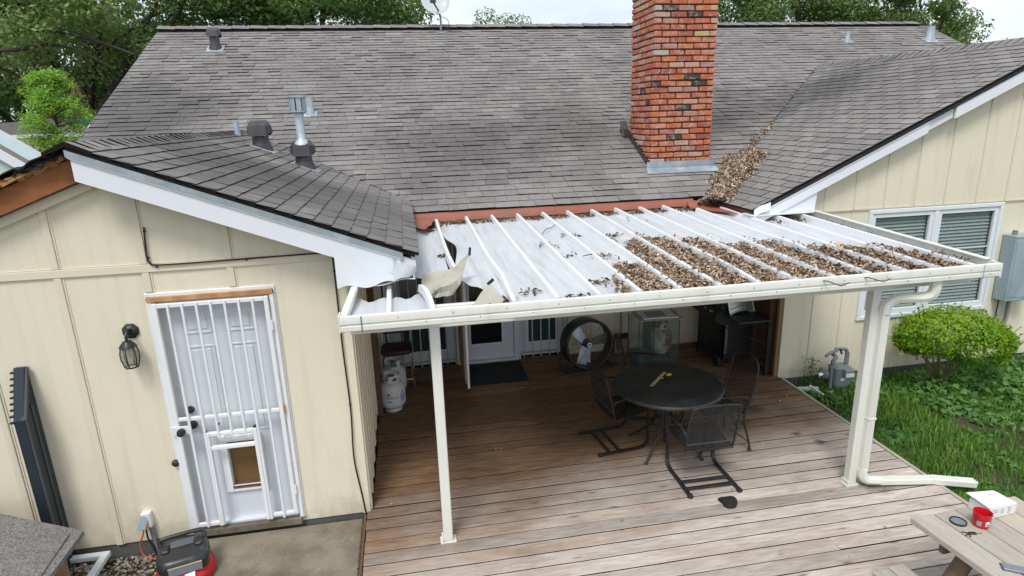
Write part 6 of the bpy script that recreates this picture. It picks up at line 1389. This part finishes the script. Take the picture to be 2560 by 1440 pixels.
ky = thing('key_bunch', 'black key fob with loose keys on the picnic table planks', 'keys', (3.862, -2.135, .722), R(-15)); m = MB(); m.box((-.02, -.012, 0), (.025, .012, .010), ch=.005); m.build('fob', 'black_plastic', ky)
for a in (160, 215, 250): m = MB(); c, s = math.cos(R(a)), math.sin(R(a)); m.bar((-.018 + c * .004, s * .004, .004), (-.018 + c * .04, s * .04, .003), .007, .003); m.build('key', 'black_metal', ky)
m = MB(); m.bar((.025, 0, .003), (.06, .004, .002), .005, .003); m.build('key', 'chrome', ky)
bx_ = thing('carton', 'white printed carton with half open flap on the picnic table', 'box', (4.19, -1.965, .722), R(6))
m = MB(); m.box((-.115, -.065, 0), (.115, .075, .075), ch=.002); m.build('carton_body', 'card_white', bx_)
m = MB(); m.add([(-.12, -.062, .082), (.115, -.062, .0765), (.105, .085, .0765), (-.13, .095, .104), (-.12, -.062, .080), (.115, -.062, .0750), (.105, .085, .0750), (-.13, .095, .102)], [(0, 1, 2, 3), (7, 6, 5, 4), (0, 4, 5, 1), (1, 5, 6, 2), (2, 6, 7, 3), (3, 7, 4, 0)]); m.build('carton_flap', 'card_white', bx_)
m = MB(); m.add([(-.03, -.01, .0812), (.03, -.01, .0798), (.028, .055, .0858), (-.034, .055, .0890)], [(0, 1, 2, 3)]); m.build('print_block', 'label_grey', bx_)
for (x, z, w_) in ((-.09, .058, .035), (-.09, .042, .05), (-.09, .014, .025), (-.02, .055, .02), (-.02, .04, .025), (-.02, .03, .02), (.04, .055, .02), (.04, .042, .025), (.04, .03, .02), (.04, .018, .02)): m = MB(); m.box((x, -.0665, z), (x + w_, -.0651, z + .005)); m.build('print_line', 'label_grey', bx_)
m = MB(); m.box((-.11, -.03, 0), (.11, .03, .014), ch=.006); gp = m.build('hand_tool', 'grey_case', loc=(3.865, -2.475, .722), rotz=R(-32)); tag(gp, 'flat grey tool with black edge on the near end of the picnic table', 'tool'); m = MB(); m.box((-.113, -.033, .0), (.113, .033, .006), ch=.003); m.build('tool_edge', 'black_plastic', gp)

# ================================================================== SATELLITE DISH
sdh = thing('satellite_dish', 'pale grey satellite dish on a bent mast at the main ridge', 'satellite dish', (1.463, 8.264, 4.965))
wire([(0, 0, 0), (.005, .02, .25), (.0, .03, .32), (-.03, .02, .40)], .022, 'mast', sdh, 'pipe_grey'); m = MB(); m.box((-.08, -.06, -.01), (.08, .06, .015), ch=.004); m.build('foot_plate', 'galv', sdh)
DM = Matrix.Translation((-.08, .05, .60)) @ Matrix.Rotation(R(10), 4, 'Z') @ Matrix.Rotation(R(68), 4, 'X')
m = MB(); m.lathe([(0, -.05), (.10, -.045), (.20, -.025), (.28, .005), (.285, .008), (.28, .010), (.2, -.018), (.1, -.038), (0, -.043)], 36, mat=DM); m.build('dish', 'dish_grey', sdh, smooth=50)
wire([(-.02, .02, .40), (-.08, -.12, .46), (-.14, -.26, .52)], .016, 'feed_arm', sdh, 'galv_dark'); m = MB(); m.box((-.20, -.32, .50), (-.09, -.25, .58), ch=.01); m.build('feed_head', 'galv_dark', sdh)
wire([(.03, 0, .3), (.14, 0, .24), (.16, .02, .12), (.05, .0, .06), (.18, .02, .08), (.22, .03, .0)], .006, 'coax_cable', sdh, 'cable_black')

# ================================================================== NEIGHBOURING HOUSES
nb = thing('neighbour_house', 'tan house with low brown roof and blue tarp beyond the torn gable', 'house', (-11.0, 15.0, GZ))
m = MB(); m.box((-5, 0, 0), (3.3, 6, 3.05)); m.build('wall', 'tan_wall', nb)
m = MB(); m.prism([(-6, 3.25), (2.2, 3.80), (3.9, 3.42), (3.9, 3.36), (-6, 3.19)], 8, mat=Matrix.Translation((0, -.6, 0))); m.build('roof', 'far_roof', nb)
m = MB(); m.box((-6, -.64, 2.98), (3.75, -.6, 3.36)); m.build('fascia', 'tan_fascia', nb); m = MB(); m.box((-6, -.66, 3.30), (3.85, -.62, 3.40)); m.build('gutter', 'label_white', nb)
m = MB(); m.prism([(2.5, 3.75), (3.92, 3.44), (3.92, 3.46), (2.5, 3.77)], 3, mat=Matrix.Translation((0, -.55, 0))); m.build('tarp', 'blue_tarp', nb)
nw = thing('white_outbuilding', 'pale outbuilding gable with white rake board beyond the broken eave', 'building', (-6.9, 8.0, GZ))
m = MB(); m.prism([(-3.2, 0), (.55, 0), (.55, 2.85), (-.9, 3.95), (-3.2, 3.0)], 1.2); m.build('wall', 'pale_blue', nw)
m = MB(); m.bar((-.95, -.10, 4.03), (.85, -.10, 2.66), .03, .17, up=(.6, 0, .8)); m.build('rake_board', 'white_trim', nw)
m = MB(); m.bar((-.95, .0, 4.125), (.95, .0, 2.68), .22, .03, up=(.6, 0, .8)); m.build('roof', 'far_roof', nw)

# ================================================================== TREES
def oak(name, label, base, height, spread, crown_c, crown_r, n_limb, n_leaf, mat, leaf=.16, group=None, hollow=.45, extra=(), clumps=90, tintshift=0.0):
    t = thing(name, label, 'tree', base, 0, group); B = Vector(base); cc = Vector(crown_c) - B; cr_ = Vector(crown_r)
    fork = Vector((cc.x * .25, cc.y * .25, height * .42)); m = MB()
    m.tube(smoothpath([(0, 0, -.2), (fork.x * .3, fork.y * .3, fork.z * .5), tuple(fork)], 4), [.34, .31, .29, .27, .26, .25, .24, .23, .22], 12); m.build('trunk', 'bark', t, smooth=70)
    cl = []
    for i in range(clumps):
        while True:
            d = Vector((random.uniform(-1, 1), random.uniform(-1, 1), random.uniform(-1, 1)))
            if hollow < d.length <= 1: break
        q = 1 + .22 * mnoise.noise(d * 2.3 + B * .37); cl.append(cc + Vector((d.x * cr_.x, d.y * cr_.y, d.z * cr_.z)) * q)
    for i in range(n_limb):
        e = cl[int(i * len(cl) / n_limb)]; mid = fork.lerp(e, .5) + Vector((random.uniform(-.5, .5), random.uniform(-.5, .5), random.uniform(-.2, .5))); m = MB()
        m.tube(smoothpath([fork, mid, e], 4), [.15, .13, .11, .10, .085, .07, .055, .04, .02], 7)
        for k in range(3):
            e2 = random.choice(cl); 
            if (e2 - e).length < 2.8: m.tube(smoothpath([mid.lerp(e, .2 * k), (mid + e2) * .5 + Vector((0, 0, .2)), e2], 3), [.06, .05, .045, .04, .03, .02, .012], 5)
        m.build('limb', 'bark', t, smooth=70)
    for pts, r0 in extra:
        m = MB(); pp = smoothpath([Vector(p) - B for p in pts], 4); m.tube(pp, [r0 * (1 - .8 * i / len(pp)) for i in range(len(pp))], 7); m.build('limb', 'bark', t, smooth=70)
    P = np.zeros((n_leaf, 3)); N = np.zeros((n_leaf, 3)); TT = np.zeros(n_leaf); idx = rng.integers(0, len(cl), n_leaf); C_ = np.array([tuple(c) for c in cl]); ct = rng.normal(0, .16, len(cl))
    g3 = rng.normal(0, 1, (n_leaf, 3)); g3 /= np.linalg.norm(g3, axis=1)[:, None]; rad = rng.uniform(.15, 1, (n_leaf, 1)) ** .5 * spread * rng.uniform(.6, 1.25, (len(cl), 1))[idx]
    P = C_[idx] + g3 * rad * [1.15, 1.15, .75]; N = g3 * .6 + [0, 0, .6]; TT = .42 + ct[idx] + .16 * g3[:, 2] + rng.normal(0, .15, n_leaf) + tintshift  # TT rises towards each clump's top, so clump shading is in the leaf colour
    leafmesh('crown', P, N, leaf, mat, t, aspect=.55, fold=.3, tilt=.6, tints=TT); return t
GT = 'trees beyond the house'
oak('oak_tree', 'broad dark oak with low bare limbs reaching over the tan house', (-10.6, 19.5, GZ), 7.5, .95, (-9.4, 18.6, 7.8), (4.7, 3.4, 3.0), 10, 40000, 'oak_leaf', .155, GT, extra=[([(-12.5, 17.5, 6.7), (-10.4, 16.6, 6.35), (-8.6, 16.2, 6.0), (-7.0, 16.0, 5.4)], .13), ([(-10.4, 16.6, 6.35), (-8.9, 16.4, 6.9), (-7.4, 16.2, 7.2)], .08), ([(-12.5, 17.0, 5.9), (-10.6, 16.4, 5.6), (-9.0, 16.2, 5.7), (-7.6, 16.0, 5.0)], .09)], clumps=105, tintshift=.14)
oak('oak_tree', 'dense green oak rising behind the ridge beside the satellite dish', (-2.6, 21.5, GZ), 9, 1.0, (-2.7, 21.2, 8.7), (5.0, 3.6, 3.2), 8, 62000, 'oak_leaf', .155, GT, clumps=120, hollow=.3)
oak('oak_tree', 'full green oak behind the ridge on the chimney\'s far side', (19.6, 23.0, GZ), 9, 1.05, (18.6, 22.6, 8.4), (6.3, 3.8, 3.1), 9, 66000, 'oak_leaf_light', .155, GT, clumps=130, hollow=.3)
oak('oak_tree', 'rounded green tree at the house end, lower than the oak beside it', (23.8, 21.5, GZ), 5.5, .75, (23.0, 21.2, 6.2), (2.9, 2.4, 2.1), 6, 18000, 'oak_leaf_light', .17, GT, clumps=55, hollow=.2, extra=[([(24.4, 21, 6.2), (25.0, 21, 7.2), (25.5, 21, 7.9)], .05)])
oak('background_tree', 'shaded green tree filling in behind the bright cypress', (-14.0, 24.0, GZ), 6, 1.0, (-13.0, 23.5, 5.6), (5.0, 3.0, 3.4), 6, 24000, 'oak_leaf', .22, GT, clumps=80, hollow=.1, tintshift=.06)
oak('background_tree', 'olive green tree between the cypress and the main roof rake', (-7.6, 22.0, GZ), 5, .8, (-7.6, 21.6, 4.7), (2.6, 2.4, 2.3), 6, 16000, 'oak_leaf_light', .18, GT, clumps=60, hollow=.1)
oak('background_tree', 'low shaded tree at the fence line behind the tan house', (-17.5, 27.0, GZ), 3, 1.0, (-16.5, 26.5, 3.4), (7.0, 2.5, 2.6), 5, 14000, 'oak_leaf', .24, GT, clumps=70, hollow=.05)
oak('distant_tree', 'small far treetop just clearing the ridge between dish and chimney', (8.4, 46, GZ), 8, .9, (8.4, 46, 9.6), (2.2, 2.0, 1.3), 5, 2500, 'oak_leaf_light', .22, GT, clumps=22, hollow=.1)
oak('distant_tree', 'low distant tree at the end of the far wing ridge', (37.5, 34.0, GZ), 5, .9, (37.5, 33.5, 6.6), (3.5, 2.5, 2.2), 6, 5000, 'oak_leaf_light', .22, GT, clumps=40, hollow=.1)
# dead palm trunk with hanging brown fronds
dp = thing('dead_palm', 'tattered dead palm trunk with hanging brown fronds behind the cypress', 'tree', (-8.7, 17.0, GZ))
m = MB(); m.tube(smoothpath([(0, 0, 0), (-.1, 0, 2.6), (-.35, 0, 4.0), (-.75, 0, 5.3)], 4), [.15] * 6 + [.14] * 4 + [.12] * 3, 10); m.build('trunk', 'bark', dp, smooth=70)
fr = MB()
for i in range(190):
    z = random.uniform(2.2, 5.3); x = -.1 - .25 * max(0, z - 2.8) ; a = random.uniform(0, 6.28); p = Vector((x + .15 * math.cos(a), .15 * math.sin(a), z)); d = Vector((math.cos(a) * .25, math.sin(a) * .25, -random.uniform(.35, .8))); s_ = d.cross(Vector((math.cos(a), math.sin(a), 0))).normalized() * .05
    fr.add([p, p + d * .5 + s_, p + d, p + d * .5 - s_], [(0, 1, 2, 3)])
fr.build('fronds', 'dead_frond', dp)
# bright cypress
cy = thing('cypress_tree', 'bright lime green feathery cypress before the tan house', 'tree', (-7.72, 12.3, GZ))
m = MB(); m.tube(smoothpath([(-.1, 0, 0), (-.05, 0, 2.0), (0, 0, 3.2), (.02, 0, 4.6)], 4), [.09] * 5 + [.06] * 4 + [.035] * 3 + [.015], 8); m.build('trunk', 'bark', cy, smooth=70)
def cyp():
    P = []; N = []; T_ = []
    bm_ = MB()
    for i in range(150):
        z = random.uniform(2.35, 4.75); f = (4.95 - z) / 2.6; r_ = min(.78, .20 + 1.25 * f) * random.uniform(.35, 1.0); a = random.uniform(0, 6.28)
        if z < 2.9: r_ *= .75
        c = Vector((math.cos(a) * r_, math.sin(a) * r_, z + .10))
        bm_.tube([(0, 0, z - .12), tuple(c)], [.014, .005], 4)
        for k in range(95): d = Vector((random.gauss(0, 1), random.gauss(0, 1), random.gauss(0, .6))) * .10; P.append(tuple(c + d)); N.append((d.x * 3, d.y * 3, 1)); 
    bm_.build('limb', 'bark', cy)
    P = np.array(P); N = np.array(N); leafmesh('crown', P, N, .085, 'cypress_leaf', cy, aspect=.28, tilt=.5)
cyp()
